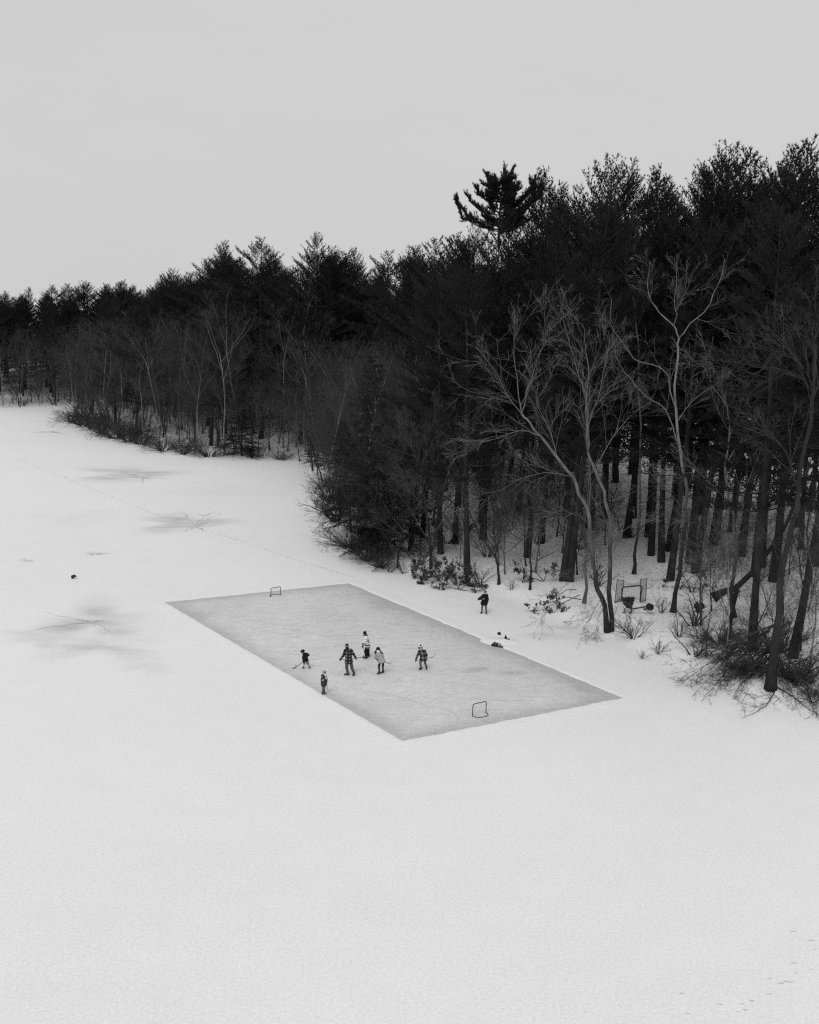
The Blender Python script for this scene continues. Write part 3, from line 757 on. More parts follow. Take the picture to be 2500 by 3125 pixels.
for i, (px, py, H, wd, lab) in enumerate([(735, 1398, 8, 1.3, 'dark drooping evergreen on the left shore beside bare trunks'), (965, 1425, 7, 1.0, 'dark evergreen at the inner corner of the bay')]):
    b = ground(px, py); plant('hemlock_tree', HEMS[(i + 1) % 3], b + np.array([0, .8, 0]), H, lab, 'hemlock', wide=wd); OCC.append((b[0], b[1]))
for i, (px, py, H, wd, lab) in enumerate([
 (222, 1290, 3.2, 1.3, 'lowest rounded bush at the very tip of the left point'), (255, 1300, 4.4, 1.2, 'tall rounded bush second from the tip of the left point'), (285, 1312, 4.8, 1.2, 'rounded bush third from the tip of the left point'),
 (318, 1326, 4.2, 1.3, 'rounded bush fourth from the tip of the left point'), (352, 1338, 4.6, 1.2, 'rounded bush fifth from the tip of the left point'), (392, 1350, 4.0, 1.2, 'rounded bush sixth from the tip of the left point'),
 (430, 1358, 4.2, 1.2, 'domed bush at the start of the trunk row on the left shore'), (500, 1376, 3.4, 1.2, 'domed bush under the first bare trunks of the left shore'), (560, 1388, 3.0, 1.2, 'domed bush halfway along the left shore'),
 (640, 1397, 3.4, 1.2, 'domed bush left of the drooping evergreen on the left shore'), (860, 1403, 2.4, 1.1, 'low bush at the foot of the lone pale pole'),
 (1120, 1712, 3.0, 1.3, 'dark twiggy bush under the lowest hemlock at the near point'), (1165, 1732, 2.4, 1.3, 'dark twiggy bush right of the lowest hemlock at the near point'), (1070, 1670, 3.2, 1.3, 'twiggy bush overhanging the ice left of the lowest hemlock'),
 (1020, 1590, 3.4, 1.3, 'twiggy bush overhanging the ice halfway up the near point'), (995, 1525, 3.2, 1.2, 'twiggy bush overhanging the ice at the top of the near point'),
 (2250, 2040, 1.6, 1.3, 'dense arching bush inside the fallen tree top'), (2420, 2075, 2.6, 1.3, 'dense arching bush right of the biggest dark trunk'), (2480, 2140, 1.2, 1.6, 'low sprawling bush at the right picture edge on the snow'),
 (2190, 1960, 2.4, 1.2, 'dense bush behind the fallen tree top beside the pale tree'), (2380, 1990, 3.0, 1.2, 'dense bush behind the biggest dark trunk')]):
    b = ground(px, py); plant('domed_bush', BUSHES[i % 3], b, H, lab, 'bush', wide=wd, parts=('stems', 'crown'))
# --- individually shaped trees traced limb by limb at their own distance
def traced(name, label, base_px, limbs, bark, twig, counts=(7, 5, 4), twl=2.2, seed=1, cat='tree', tw_from=0):
    rng = np.random.default_rng(seed); b = ground(*base_px); Y = b[1]
    e_ = thing(name, label, cat, b); tr = []; cr = []
    for i, (pts, r0, r1, dy, tw) in enumerate(limbs):
        n = len(pts); q = np.array([on_y(x, y, Y + dy[0] + (dy[1] - dy[0]) * (j / (n - 1))) for j, (x, y) in enumerate(pts)])
        for j, (x, y) in enumerate(pts):
            if i and q[j, 2] < gz(q[j, 0], q[j, 1]) + .05: q[j] = ground(x, y) + np.array([0, 0, .07])
        q = q - b; m = max(3 * n - 2, 6); s0 = np.arange(n); s1 = np.linspace(0, n - 1, m)
        q = np.stack([np.interp(s1, s0, q[:, c]) for c in range(3)], 1); L_ = np.linalg.norm(q[-1] - q[0]); q[1:-1] += rng.normal(0, min(.10, .010 * L_), (m - 2, 3)) * np.array([1, 1, .5])
        q[1:-1] = .6 * q[1:-1] + .2 * (q[:-2] + q[2:])
        r = r1 * .5 + (r0 * (.5 if i < 2 else .36) - r1 * .5) * (1 - np.linspace(0, 1, m)) ** 1.35
        if i == 0: r[0] *= 1.7; r[1] *= 1.1; q[0, 2] -= .15
        tr.append((q, r, 8 if r0 > .08 else 6))
        if tw: twigs_on(rng, cr, q, np.minimum(r, .05), twl * tw * 1.75, 0, (int(counts[0] * 1.7),) + tuple(counts[1:]), .025, .13, ang=(.25, .95), t0=.08)
    obj('trunk', (lambda m_: (m_.tubes(tr), m_)[1])(MB()), M[bark], e_)
    if cr: obj('crown', (lambda m_: (m_.tubes(cr, cap=False), m_)[1])(MB()), M[twig], e_)
    OCC.append((b[0], b[1])); return e_
traced('bare_tree', 'big pale two stemmed bare tree nearest the rink right of the bystander', (1860, 1926), [
  ([(1857, 1928), (1840, 1850), (1824, 1776), (1812, 1727), (1800, 1581), (1781, 1533), (1745, 1455), (1698, 1392), (1656, 1335), (1614, 1288), (1592, 1262)], .36, .13, (0, 0), 0),
  ([(1868, 1928), (1862, 1800), (1865, 1727), (1859, 1581), (1850, 1500), (1815, 1430), (1795, 1380)], .34, .16, (0, .8), 0),
  ([(1592, 1262), (1580, 1180), (1568, 1080), (1572, 1010)], .11, .02, (0, 1.2), 1.0), ([(1592, 1262), (1610, 1190), (1625, 1148), (1650, 1070), (1668, 1010)], .11, .02, (0, -1), 1.0),
  ([(1605, 1280), (1554, 1214), (1520, 1140), (1455, 1062)], .1, .02, (0, -1.5), 1.1), ([(1656, 1335), (1600, 1310), (1530, 1330), (1470, 1350), (1400, 1345)], .09, .015, (0, -2), 1.0),
  ([(1700, 1395), (1690, 1330), (1640, 1240), (1640, 1150)], .08, .015, (0, 1.5), 1.0), ([(1745, 1455), (1660, 1440), (1590, 1460), (1520, 1500)], .08, .015, (0, -2), 1.0),
  ([(1795, 1380), (1789, 1226), (1782, 1188), (1760, 1130), (1728, 1012), (1720, 950)], .16, .02, (.8, 1), 1.0), ([(1795, 1380), (1785, 1260), (1800, 1150), (1790, 1040), (1775, 985)], .14, .02, (.8, -1), 1.0),
  ([(1795, 1380), (1800, 1300), (1830, 1180), (1850, 1090), (1868, 1020)], .12, .02, (.8, 2), 1.0), ([(1815, 1430), (1870, 1330), (1920, 1270), (1990, 1225)], .10, .015, (.5, 2), 1.0),
  ([(1852, 1790), (1815, 1860), (1780, 1930), (1760, 1985)], .05, .01, (-.2, -1.2), .5), ([(1860, 1810), (1830, 1880), (1815, 1950)], .04, .01, (-.2, -1.0), .5), ([(1800, 1700), (1740, 1760), (1690, 1830), (1650, 1890)], .05, .01, (-.2, -1.4), .6), ([(1870, 1790), (1905, 1860), (1925, 1935)], .04, .01, (-.2, -1.0), .5),
  ([(1795, 1600), (1760, 1560), (1690, 1590), (1640, 1650)], .07, .012, (0, -2.0), .8), ([(1862, 1700), (1900, 1620), (1960, 1580), (2020, 1600)], .07, .012, (0, -1.5), .8),
  ], 'sycamore_dim', 'pale_twig', (6, 5, 4), 2.4, 101)
traced('bare_tree', 'tall bare tree with a pale Y shaped fork high against the dark pines', (2054, 1869), [
  ([(2054, 1872), (2068, 1784), (2080, 1662), (2092, 1581), (2098, 1500), (2085, 1380), (2066, 1250), (2064, 1142), (2071, 1060), (2073, 1031)], .34, .11, (0, 0), 0),
  ([(2073, 1031), (2057, 993), (2025, 965), (1997, 928), (1978, 905), (1978, 860), (1985, 800)], .10, .025, (0, .8), .8),
  ([(2073, 1031), (2107, 985), (2155, 952), (2170, 915), (2190, 875), (2208, 835), (2212, 790)], .10, .025, (0, -.8), .8),
  ([(2057, 993), (2067, 957), (2057, 935), (2063, 880), (2067, 815)], .06, .02, (0, .4), .8), ([(2063, 950), (2090, 900), (2098, 830)], .04, .015, (0, .4), .7),
  ([(2064, 1250), (2048, 1170), (2034, 1142), (2010, 1119), (1950, 1105), (1909, 1068), (1895, 1035), (1867, 998), (1860, 957), (1867, 915)], .11, .02, (0, -1.5), .8),
  ([(2085, 1380), (2040, 1260), (2015, 1235), (1978, 1216), (1950, 1179), (1909, 1133), (1876, 1086), (1876, 1050)], .11, .02, (0, -2.5), .8),
  ([(2092, 1560), (2040, 1500), (1990, 1480), (1930, 1500)], .07, .012, (0, -2), .8), ([(2066, 1290), (2110, 1225), (2170, 1180), (2230, 1130)], .07, .015, (0, 1.0), .8)],
  'sycamore', 'pale_twig', (5, 4, 3), 1.9, 102)
traced('bare_tree', 'slim pale bare tree reaching high left of the Y shaped fork', (1934, 1752), [
  ([(1934, 1755), (1942, 1662), (1950, 1581), (1955, 1400), (1952, 1250), (1950, 1096), (1946, 994), (1937, 933), (1923, 887), (1909, 845)], .26, .06, (0, 0), 0),
  ([(1909, 845), (1890, 820), (1867, 797), (1850, 760)], .05, .015, (0, .5), .8), ([(1909, 845), (1914, 805), (1900, 770), (1892, 715)], .05, .015, (0, -.5), .8), ([(1914, 805), (1935, 770), (1945, 700)], .03, .012, (0, 0), .7),
  ([(1946, 994), (1975, 930), (1990, 880)], .04, .012, (0, .5), .8), ([(1952, 1250), (1900, 1180), (1850, 1150)], .05, .012, (0, -1), 1)], 'sycamore_dim', 'twig', (5, 4, 3), 1.9, 103)
traced('bare_tree', 'pale bare tree growing behind the fallen tree top with arching limbs', (2224, 1942), [
  ([(2224, 1945), (2230, 1865), (2238, 1784), (2242, 1703), (2240, 1622), (2238, 1561), (2222, 1500), (2213, 1420)], .3, .15, (0, 0), 0),
  ([(2213, 1420), (2225, 1330), (2220, 1240), (2175, 1180), (2150, 1120), (2110, 1095)], .12, .02, (0, -1), 1), ([(2213, 1420), (2260, 1350), (2300, 1290), (2280, 1180), (2230, 1140), (2185, 1080)], .12, .02, (0, 1), 1),
  ([(2240, 1622), (2270, 1500), (2310, 1400), (2340, 1330), (2330, 1260)], .12, .02, (0, .5), 1), ([(2238, 1561), (2180, 1480), (2110, 1440), (2040, 1450)], .09, .015, (0, -1.5), 1),
  ([(2240, 1720), (2160, 1735), (2090, 1725), (2030, 1750), (2005, 1800)], .08, .015, (0, -1.5), .7), ([(2242, 1703), (2190, 1660), (2150, 1600), (2090, 1590)], .08, .015, (0, -1.2), .8),
  ([(2245, 1640), (2300, 1590), (2350, 1480), (2400, 1420)], .08, .015, (0, -1), 1)], 'sycamore_dim', 'pale_twig', (6, 5, 4), 2.1, 104)
traced('bare_tree', 'biggest dark trunk at the right leaning up past the fallen tree top', (2352, 2101), [
  ([(2352, 2104), (2368, 1946), (2380, 1825), (2400, 1703), (2425, 1581), (2437, 1500), (2460, 1350), (2480, 1200), (2490, 1050)], .5, .16, (0, 2), 0),
  ([(2437, 1500), (2400, 1380), (2330, 1290), (2270, 1210)], .12, .015, (0, -2), 1), ([(2455, 1380), (2490, 1180), (2430, 1090), (2390, 1040)], .12, .015, (0, -2), 1), ([(2480, 1200), (2440, 1140), (2300, 1110), (2240, 1080)], .09, .015, (0, -2), 1),
  ([(2400, 1703), (2340, 1640), (2270, 1650), (2200, 1690)], .07, .012, (0, -2), .8), ([(2390, 1760), (2450, 1720), (2500, 1650)], .07, .012, (0, -1), .8), ([(2470, 1260), (2510, 1130), (2500, 1020), (2490, 920)], .11, .02, (1, 2), 1)],
  'bark', 'twig', (6, 5, 4), 2.3, 105)
traced('bare_tree', 'bent bare tree with a crooked base behind the bystander', (1523, 1783), [
  ([(1523, 1786), (1518, 1720), (1512, 1695), (1484, 1663), (1448, 1596), (1416, 1517), (1400, 1440), (1370, 1360)], .2, .06, (0, 0), .6), ([(1512, 1695), (1526, 1640), (1530, 1560), (1536, 1490), (1560, 1400)], .13, .03, (0, .5), .8),
  ([(1416, 1517), (1360, 1470), (1300, 1450), (1240, 1460)], .06, .015, (0, -1.5), 1), ([(1400, 1440), (1430, 1350), (1450, 1280)], .05, .012, (0, 1), 1)], 'bark', 'twig', (6, 5, 4), 2.0, 106)
traced('bare_tree', 'thin straight bare tree between the bent tree and the trunk pair', (1617, 1799), [([(1617, 1802), (1617, 1700), (1625, 1595), (1632, 1480), (1628, 1350), (1640, 1230)], .15, .04, (0, 0), .7)], 'bark', 'twig', (9, 5, 4), 2.0, 107)
traced('bare_tree', 'pale straight trunk standing just left behind the two stemmed tree', (1781, 1841), [([(1781, 1844), (1792, 1700), (1795, 1600), (1800, 1450), (1790, 1300), (1800, 1180)], .2, .05, (0, 0), .8)], 'mid_bark', 'twig', (10, 5, 4), 2.2, 108)
traced('bare_tree', 'thin sapling crossing the snow left of the fallen tree top', (2153, 2007), [([(2153, 2010), (2162, 1920), (2173, 1825), (2181, 1743), (2190, 1600)], .07, .025, (0, 0), .6)], 'bark', 'dark_twig', (8, 4, 3), 1.4, 109)
traced('bare_tree', 'forked trunk at the right picture edge behind the biggest dark trunk', (2440, 1985), [([(2440, 1990), (2449, 1845), (2466, 1723), (2470, 1581), (2480, 1450)], .18, .07, (0, 0), .7), ([(2455, 1800), (2440, 1700), (2420, 1600), (2410, 1480)], .1, .03, (0, 1), .8)], 'bark', 'twig', (7, 5, 4), 2.0, 110)
traced('leaning_trunk', 'thick broken trunk leaning diagonally behind the pale tree at right', (2290, 1900), [([(2177, 1818), (2246, 1798), (2303, 1743), (2384, 1634), (2430, 1530), (2470, 1420)], .5, .2, (0, .5), 0), ([(2250, 1800), (2235, 1850), (2245, 1885)], .36, .3, (0, 0), 0),
  ([(2303, 1743), (2330, 1800), (2345, 1860)], .09, .04, (0, 0), .4)], 'bark', 'dark_twig', (5, 4), 1.5, 111, 'dead tree')

traced('bare_tree', 'thin pale pole of a tree standing alone before the bay of the left shore', (915, 1408), [([(915, 1410), (908, 1330), (904, 1232), (903, 1200)], .14, .06, (0, 0), 0)], 'mid_bark', 'twig', seed=112)
# fallen tree top spread on the snow
ft = []; rng = np.random.default_rng(120)
starts = [(2370, 1905), (2350, 1925), (2330, 1950), (2390, 1960), (2300, 1960), (2380, 1990), (2400, 1930)]
ends = [(2065, 2101), (2105, 2095), (2140, 2145), (2090, 2060), (2075, 2030), (2110, 2010), (2145, 2130), (2160, 2060), (2120, 2120), (2250, 2155), (2190, 2100), (2145, 1975), (2230, 2100), (2200, 2020)]
for k, en in enumerate(ends):
    st = starts[k % len(starts)]; mx, my = (st[0] * .55 + en[0] * .45, st[1] * .55 + en[1] * .45 - rng.uniform(4, 30))
    ft.append(([st, (mx, my), en], .15, .014, (rng.uniform(-.5, .5), rng.uniform(-1.5, .5)), .75))
for pts in [[(2370, 2100), (2345, 2150), (2310, 2175), (2265, 2195)], [(2370, 2100), (2420, 2130), (2470, 2170), (2500, 2185)], [(2380, 2010), (2385, 2060), (2420, 2090), (2450, 2120)], [(2330, 2000), (2300, 2060), (2270, 2090)], [(2290, 2030), (2330, 2040), (2350, 2070)]]:
    ft.append((pts, .11, .014, (0, -.5), .7))
for k in range(26):
    st = (rng.uniform(2300, 2480), rng.uniform(1960, 2070)); a_ = rng.uniform(2.2, 3.0) if k % 3 else rng.uniform(.5, 1.4); L = rng.uniform(90, 190); en = (st[0] + L * math.cos(a_), min(2190, st[1] + L * abs(math.sin(a_)) * 1.1)); ft.append(([st, ((st[0] + en[0]) / 2 + rng.normal(0, 8), (st[1] + en[1]) / 2 - rng.uniform(4, 22)), en], .10, .012, (rng.uniform(-.3, .8), rng.uniform(-1.2, .4)), .8))
ft.insert(0, ([(2410, 1890), (2385, 1930), (2350, 1975), (2300, 2020), (2260, 2040)], .16, .08, (0, -.6), .5))
traced('fallen_tree', 'fallen bare tree top fanned out on the snow at lower right', (2340, 2055), ft, 'dark_twig', 'dark_twig', (7, 4, 3), 1.5, 121, 'fallen tree')

# shrubs in front of the wood, each with its own look
for (px, py, H, pr, wd, lab) in [
  (1934, 1947, 2.0, 3, 1.1, 'twisted bare shrub below the wheelbarrow and backstop net'), (2118, 2000, 2.0, 1, 1.3, 'arching bare shrub left of the fallen tree top'),
  (2073, 1945, 1.8, 0, .8, 'upright twiggy shrub below the forked pale tree'), (2440, 2093, 1.9, 2, .9, 'thin stemmed shrub cluster near the lower right picture edge'),
  (2470, 2085, 1.6, 0, .8, 'second thin shrub cluster at the lower right picture edge'), (1960, 2010, .7, 2, 1.2, 'tiny twig tuft on open snow right of the rink corner'),
  (1190, 1745, 1.6, 1, 1.1, 'bare shrub with low leaning stems at the foot of the hemlocks'), (1235, 1750, 1.5, 0, 1.0, 'bare shrub right of the one under the hemlocks'),
  (1290, 1762, 1.7, 3, 1.1, 'dense shrub left of the thick dark trunk at the bank'), (1345, 1772, 1.9, 3, 1.2, 'dense shrub in front of the thick dark trunk'),
  (1395, 1785, 1.7, 1, 1.1, 'low shrub just left of the bent tree'), (1440, 1790, 1.6, 3, 1.0, 'low shrub touching the bent tree base'),
  (2020, 1870, 1.5, 0, .9, 'thin shrub between the backstop and the forked pale tree'), (1560, 1800, 1.0, 2, 1.0, 'small twig tuft right of the bent tree'),
  (2010, 1995, 1.1, 2, 1.5, 'sprawling low twigs left of the arching shrub')]:
    b = ground(px, py); plant('bare_shrub', SHRUBS[pr], b, H, lab, 'shrub', wide=wd, parts=('stems', 'crown'))
# leaf clumps still hanging: low oak branch, laurel bushes
def leafy(name, label, base_px, limbs, nleaf, seed, cat, size=.095):
    rng = np.random.default_rng(seed); b = ground(*base_px); e_ = thing(name, label, cat, b); st = []; lp = []
    for pts, dy in limbs:
        q = np.array([on_y(x, y, b[1] + dy) for x, y in pts]) - b; n = len(pts); m = 2 * n - 1
        q = np.stack([np.interp(np.linspace(0, n - 1, m), range(n), q[:, c]) for c in range(3)], 1); st.append((q, np.linspace(.035, .008, m), 5)); tw = []
        twigs_on(rng, tw, q, np.full(m, .02), .9, 0, (8, 3), -.01, .15, t0=.3); st += tw
        for (t, _, _) in tw:
            if rng.random() < .75:
                c = t[-1]; lp.append(c + rng.normal(0, .07, (rng.integers(5, 11), 3)))
    lp = np.concatenate(lp); lp = lp[rng.permutation(len(lp))[:nleaf]]
    mb = MB(); mb.tubes(st, cap=False); obj('branches', mb, M['dark_twig'], e_)
    mb = MB(); mb.leaves(lp, np.tile([0, -.5, .7], (len(lp), 1)), size, rng); obj('leaves', mb, M['dead_leaf'], e_, smooth=False)
leafy('oak_sapling', 'low oak branches with dark dry leaves left of the two stemmed tree', (1775, 1846), [([(1775, 1830), (1730, 1822), (1690, 1835), (1640, 1850), (1625, 1855)], -.6), ([(1770, 1815), (1720, 1840), (1690, 1870), (1690, 1885)], -1.0), ([(1760, 1800), (1730, 1800), (1700, 1820), (1660, 1840)], -.3), ([(1740, 1850), (1725, 1870), (1730, 1880)], -.8)], 700, 130, 'oak')
leafy('laurel_bush', 'dark leafy bush at the bank below the bent tree', (1400, 1800), [([(1400, 1798), (1390, 1770), (1370, 1745)], 0), ([(1405, 1798), (1430, 1780), (1460, 1790)], 0), ([(1400, 1798), (1360, 1790), (1330, 1775)], 0), ([(1400, 1798), (1440, 1805), (1480, 1800)], -.2), ([(1400, 1798), (1410, 1760), (1425, 1740)], .2)], 1100, 131, 'bush')
leafy('laurel_bush', 'dark leafy bush between the thick dark trunk and the hemlocks', (1350, 1785), [([(1350, 1784), (1330, 1750), (1320, 1720)], .3), ([(1350, 1784), (1375, 1755), (1390, 1730)], .3), ([(1350, 1784), (1310, 1790), (1290, 1780)], 0), ([(1352, 1784), (1400, 1790), (1420, 1775)], 0)], 1000, 135, 'bush')
leafy('laurel_bush', 'dark leafy bush at the foot of the hemlocks nearest the rink corner', (1310, 1765), [([(1310, 1762), (1290, 1735), (1270, 1725)], 0), ([(1310, 1762), (1330, 1735), (1345, 1710)], 0), ([(1312, 1762), (1350, 1755), (1370, 1745)], 0), ([(1308, 1762), (1280, 1760), (1272, 1750)], 0)], 1000, 132, 'bush')
leafy('oak_sapling', 'small leafy sapling beside the trunk pair in front of the wood', (1660, 1775), [([(1660, 1774), (1640, 1750), (1600, 1735), (1590, 1740)], 0), ([(1660, 1774), (1670, 1745), (1700, 1735)], 0), ([(1655, 1774), (1630, 1765), (1610, 1760)], 0)], 400, 133, 'oak')
leafy('oak_sapling', 'leafy twigs right of the forked pale tree', (2075, 1800), [([(2075, 1798), (2110, 1760), (2150, 1750)], .2), ([(2075, 1798), (2090, 1770), (2080, 1740)], 0), ([(2080, 1790), (2130, 1795), (2160, 1800)], .2), ([(2075, 1790), (2060, 1770), (2040, 1775)], .2)], 300, 134, 'oak')

# --- random fill of the wood
def fill(n_try, dmin, dmax, spacing, fn, seed, xr=(-110, 75), yr=(50, 245)):
    rng = np.random.default_rng(seed); X = rng.uniform(*xr, n_try); Y = rng.uniform(*yr, n_try); Dd = inland(X, Y); k = 0
    for x, y, d in zip(X, Y, Dd):
        if not (dmin < d < dmax): continue
        z = gz(x, y); px, py = proj((x, y, z))
        if px < -140 or px > 2900: continue
        if not free(x, y, spacing): continue
        if fn(x, y, z, px, py, d, rng): OCC.append((x, y)); k += 1
    return k
def zone(px, py):
    if px < 960 and py < 1420: return 'left'
    if px < 1500: return 'point'
    return 'right'
ZP = {'left': ('dark pine standing in the wood behind the bare trees of the left shore', 'pines massed behind the left shore'),
      'point': ('dark pine massed in the wood above the near point', 'pines massed above the near point'),
      'right': ('dark pine massed inside the wood behind the right hand bare trees', 'pines massed in the right hand wood')}
ZB = {'left': ('grey bare tree in the fringe along the left shore', 'bare trees along the left shore'),
      'point': ('grey bare tree in the twiggy edge of the near point', 'bare trees at the near point'),
      'right': ('dim bare tree standing among the trunks of the right hand wood', 'bare trees in the right hand wood')}
ZS = {'left': ('twiggy sapling low along the left shore', 'saplings along the left shore'), 'point': ('twiggy sapling low among the trunks near the point', 'saplings near the point'),
      'right': ('twiggy sapling on the snowy floor of the right hand wood', 'saplings in the right hand wood')}
def f_pine(x, y, z, px, py, d, rng):
    if py > 1690 and px > 1250: return False
    zn = zone(px, py)
    if zn == 'right' and (d > 66 or (40 < d < 62)): return False
    if zn != 'right' and d > 58: return False
    H = min(rng.uniform(20, 31), height_to((x, y, z), sky_y(px) + rng.uniform(12, 120)))
    if H < 9: return False
    plant('pine_tree', PINE_LOW[rng.integers(0, 2)] if (zn != 'right' and d > 14 or d > 60) and rng.random() < .75 else PINES[rng.integers(0, 6)] if zn != 'right' else (PINE_TALL + PINES)[rng.integers(0, 5)], (x, y, z), H, ZP[zn][0], 'pine tree', ZP[zn][1], lean=(rng.normal(.01, .02), rng.normal(0, .02)), wide=1.1); return True
def f_bare(x, y, z, px, py, d, rng):
    if py > 1600 and px > 1180 and (1840 < px < 2140 and py > 1690 or py > 1790 and px < 1840 or rng.random() < .2): return False
    zn = zone(px, py); cap = height_to((x, y, z), (sky_y(px) + 150) if zn == 'left' else (sky_y(px) + 330)); H = min(rng.uniform(9, 17) + min(d, 8) * .5, cap)
    if zn == 'right' and py > 1550: H = min(H, rng.uniform(5, 11))
    if H < 5: return False
    plant('bare_tree', BARES[rng.integers(0, 6)], (x, y, z), H, ZB[zn][0], 'bare tree', ZB[zn][1], lean=(rng.normal(-.03, .07), rng.normal(0, .06))); return True
def f_sap(x, y, z, px, py, d, rng):
    zn = zone(px, py)
    if py > 1700 and px > 1250 and (1840 < px < 2110 and py > 1730 or py > 1780 and px < 1840 or py > 1990 or rng.random() < .35): return False
    plant('sapling', SAPL[rng.integers(0, 3)], (x, y, z), rng.uniform(2.0, 6.5), ZS[zn][0], 'sapling', ZS[zn][1], lean=(rng.normal(0, .12), rng.normal(0, .12))); return True
def f_shr(x, y, z, px, py, d, rng):
    zn = zone(px, py)
    if py > 1680 and px > 1150 and (1840 < px < 2110 or py > 1790 and px < 1840 or py > 2000): return False
    plant('bare_shrub', SHRUBS[rng.integers(0, 4)], (x, y, z), rng.uniform(1.2, 2.8), 'low twiggy shrub on the snow of the ' + ('left shore' if zn == 'left' else 'near point' if zn == 'point' else 'right hand wood'), 'shrub', 'shrubs along the ' + ('left shore' if zn == 'left' else 'near point' if zn == 'point' else 'right hand wood'), wide=1.3, parts=('stems', 'crown')); return True
print('left dark', fill(5000, .8, 7, 8.5, lambda *a: zone(a[3], a[4]) == 'left' and f_pine(*a), 199))
print('bare front', fill(14000, .4, 9, 2.2, f_bare, 201))
print('pines', fill(26000, 3.5, 74, 5.45, f_pine, 202, yr=(50, 290)))
print('bare right', fill(6000, 2.0, 22, 2.3, lambda *a: zone(a[3], a[4]) == 'right' and f_bare(*a), 208))
print('left back', fill(16000, 14, 50, 4.0, lambda x, y, z, px, py, d, rng: zone(px, py) == 'left' and px < 700 and (plant('pine_tree', PINES[rng.integers(0, 6)], (x, y, z), max(8, height_to((x, y, z), sky_y(px) + rng.uniform(4, 40))), ZP['left'][0], 'pine tree', ZP['left'][1], wide=1.35) is not None), 207, yr=(150, 290)))
print('bare mid', fill(8000, 8, 24, 3.0, f_bare, 203))
OCC2 = OCC; OCC = []
print('saplings', fill(12000, .5, 26, 3.5, f_sap, 204))
print('shrubs', fill(12000, .1, 3.0, 2.2, f_shr, 205))
print('shrubs in', fill(7000, 3.0, 24, 3.0, lambda *a: zone(a[3], a[4]) != 'left' and f_shr(*a), 206))

# ------------------------------------------------------------------ implicit surfaces for people and lumps
def sdf_mesh(prims, res, k=.03):
    pr = [(np.asarray(a, float), np.asarray(b, float), ra, rb) for a, b, ra, rb in prims]
    lo = np.min([np.minimum(a, b) - max(ra, rb) for a, b, ra, rb in pr], 0) - 2.5 * res - k * .5
    hi = np.max([np.maximum(a, b) + max(ra, rb) for a, b, ra, rb in pr], 0) + 2.5 * res + k * .5
    n = np.ceil((hi - lo) / res).astype(int) + 1
    g = [lo[i] + np.arange(n[i]) * res for i in range(3)]
    X, Y, Z = np.meshgrid(*g, indexing='ij'); F = np.full(X.shape, 1e3)
    for a, b, ra, rb in pr:
        ba = b - a; L = ba @ ba + 1e-12
        t = np.clip(((X - a[0]) * ba[0] + (Y - a[1]) * ba[1] + (Z - a[2]) * ba[2]) / L, 0, 1)
        d = np.sqrt((X - a[0] - t * ba[0]) ** 2 + (Y - a[1] - t * ba[1]) ** 2 + (Z - a[2] - t * ba[2]) ** 2) - (ra + (rb - ra) * t)
        h = np.clip(.5 + .5 * (F - d) / k, 0, 1); F = F * (1 - h) + d * h - k * h * (1 - h)
    ins = F < 0
    c8 = [ins[i:n[0] - 1 + i, j:n[1] - 1 + j, l:n[2] - 1 + l] for i in (0, 1) for j in (0, 1) for l in (0, 1)]
    s = sum(c.astype(int) for c in c8); act = (s > 0) & (s < 8)
    ids = np.full(act.shape, -1); ids[act] = np.arange(act.sum())
    acc = np.zeros(act.shape + (3,)); cnt = np.zeros(act.shape)
    sh = tuple(q - 1 for q in n)
    for ax in range(3):
        for u in (0, 1):
            for v in (0, 1):
                o1 = [0, 0, 0]; o2 = [0, 0, 0]; oth = [q for q in range(3) if q != ax]
                o1[oth[0]] = o2[oth[0]] = u; o1[oth[1]] = o2[oth[1]] = v; o2[ax] = 1
                f1 = F[o1[0]:o1[0] + sh[0], o1[1]:o1[1] + sh[1], o1[2]:o1[2] + sh[2]]; f2 = F[o2[0]:o2[0] + sh[0], o2[1]:o2[1] + sh[1], o2[2]:o2[2] + sh[2]]
                x = (f1 < 0) != (f2 < 0); t = np.where(x, f1 / np.where(x, f1 - f2, 1), 0)
                for q in range(3): acc[..., q] += np.where(x, o1[q] + (t if q == ax else 0), 0)
                cnt += x
    cells = np.argwhere(act); V = lo + res * (cells + acc[act] / cnt[act][:, None])
    faces = []
    for ax in range(3):
        o = [q for q in range(3) if q != ax]
        i1 = [slice(1, -1)] * 3; i1[ax] = slice(0, -1); i2 = list(i1); i2[ax] = slice(1, None)
        a = ins[tuple(i1)]; b = ins[tuple(i2)]
        pos = np.argwhere(a != b); fl = a[a != b]
        base = pos.copy(); base[:, o[0]] += 1; base[:, o[1]] += 1
        def cid(d0, d1):
            q = base.copy(); q[:, o[0]] += d0; q[:, o[1]] += d1; return ids[q[:, 0], q[:, 1], q[:, 2]]
        qd = np.stack([cid(-1, -1), cid(0, -1), cid(0, 0), cid(-1, 0)], 1)
        if ax == 1: fl = ~fl
        qd[~fl] = qd[~fl][:, ::-1]; faces.append(qd)
    return V, np.concatenate(faces)
def blob(name, prims, res, k, mat, parent, origin):
    V, Fq = sdf_mesh(prims, res, k); mb = MB(); mb.add(V - origin, None, Fq); return obj(name, mb, mat, parent)

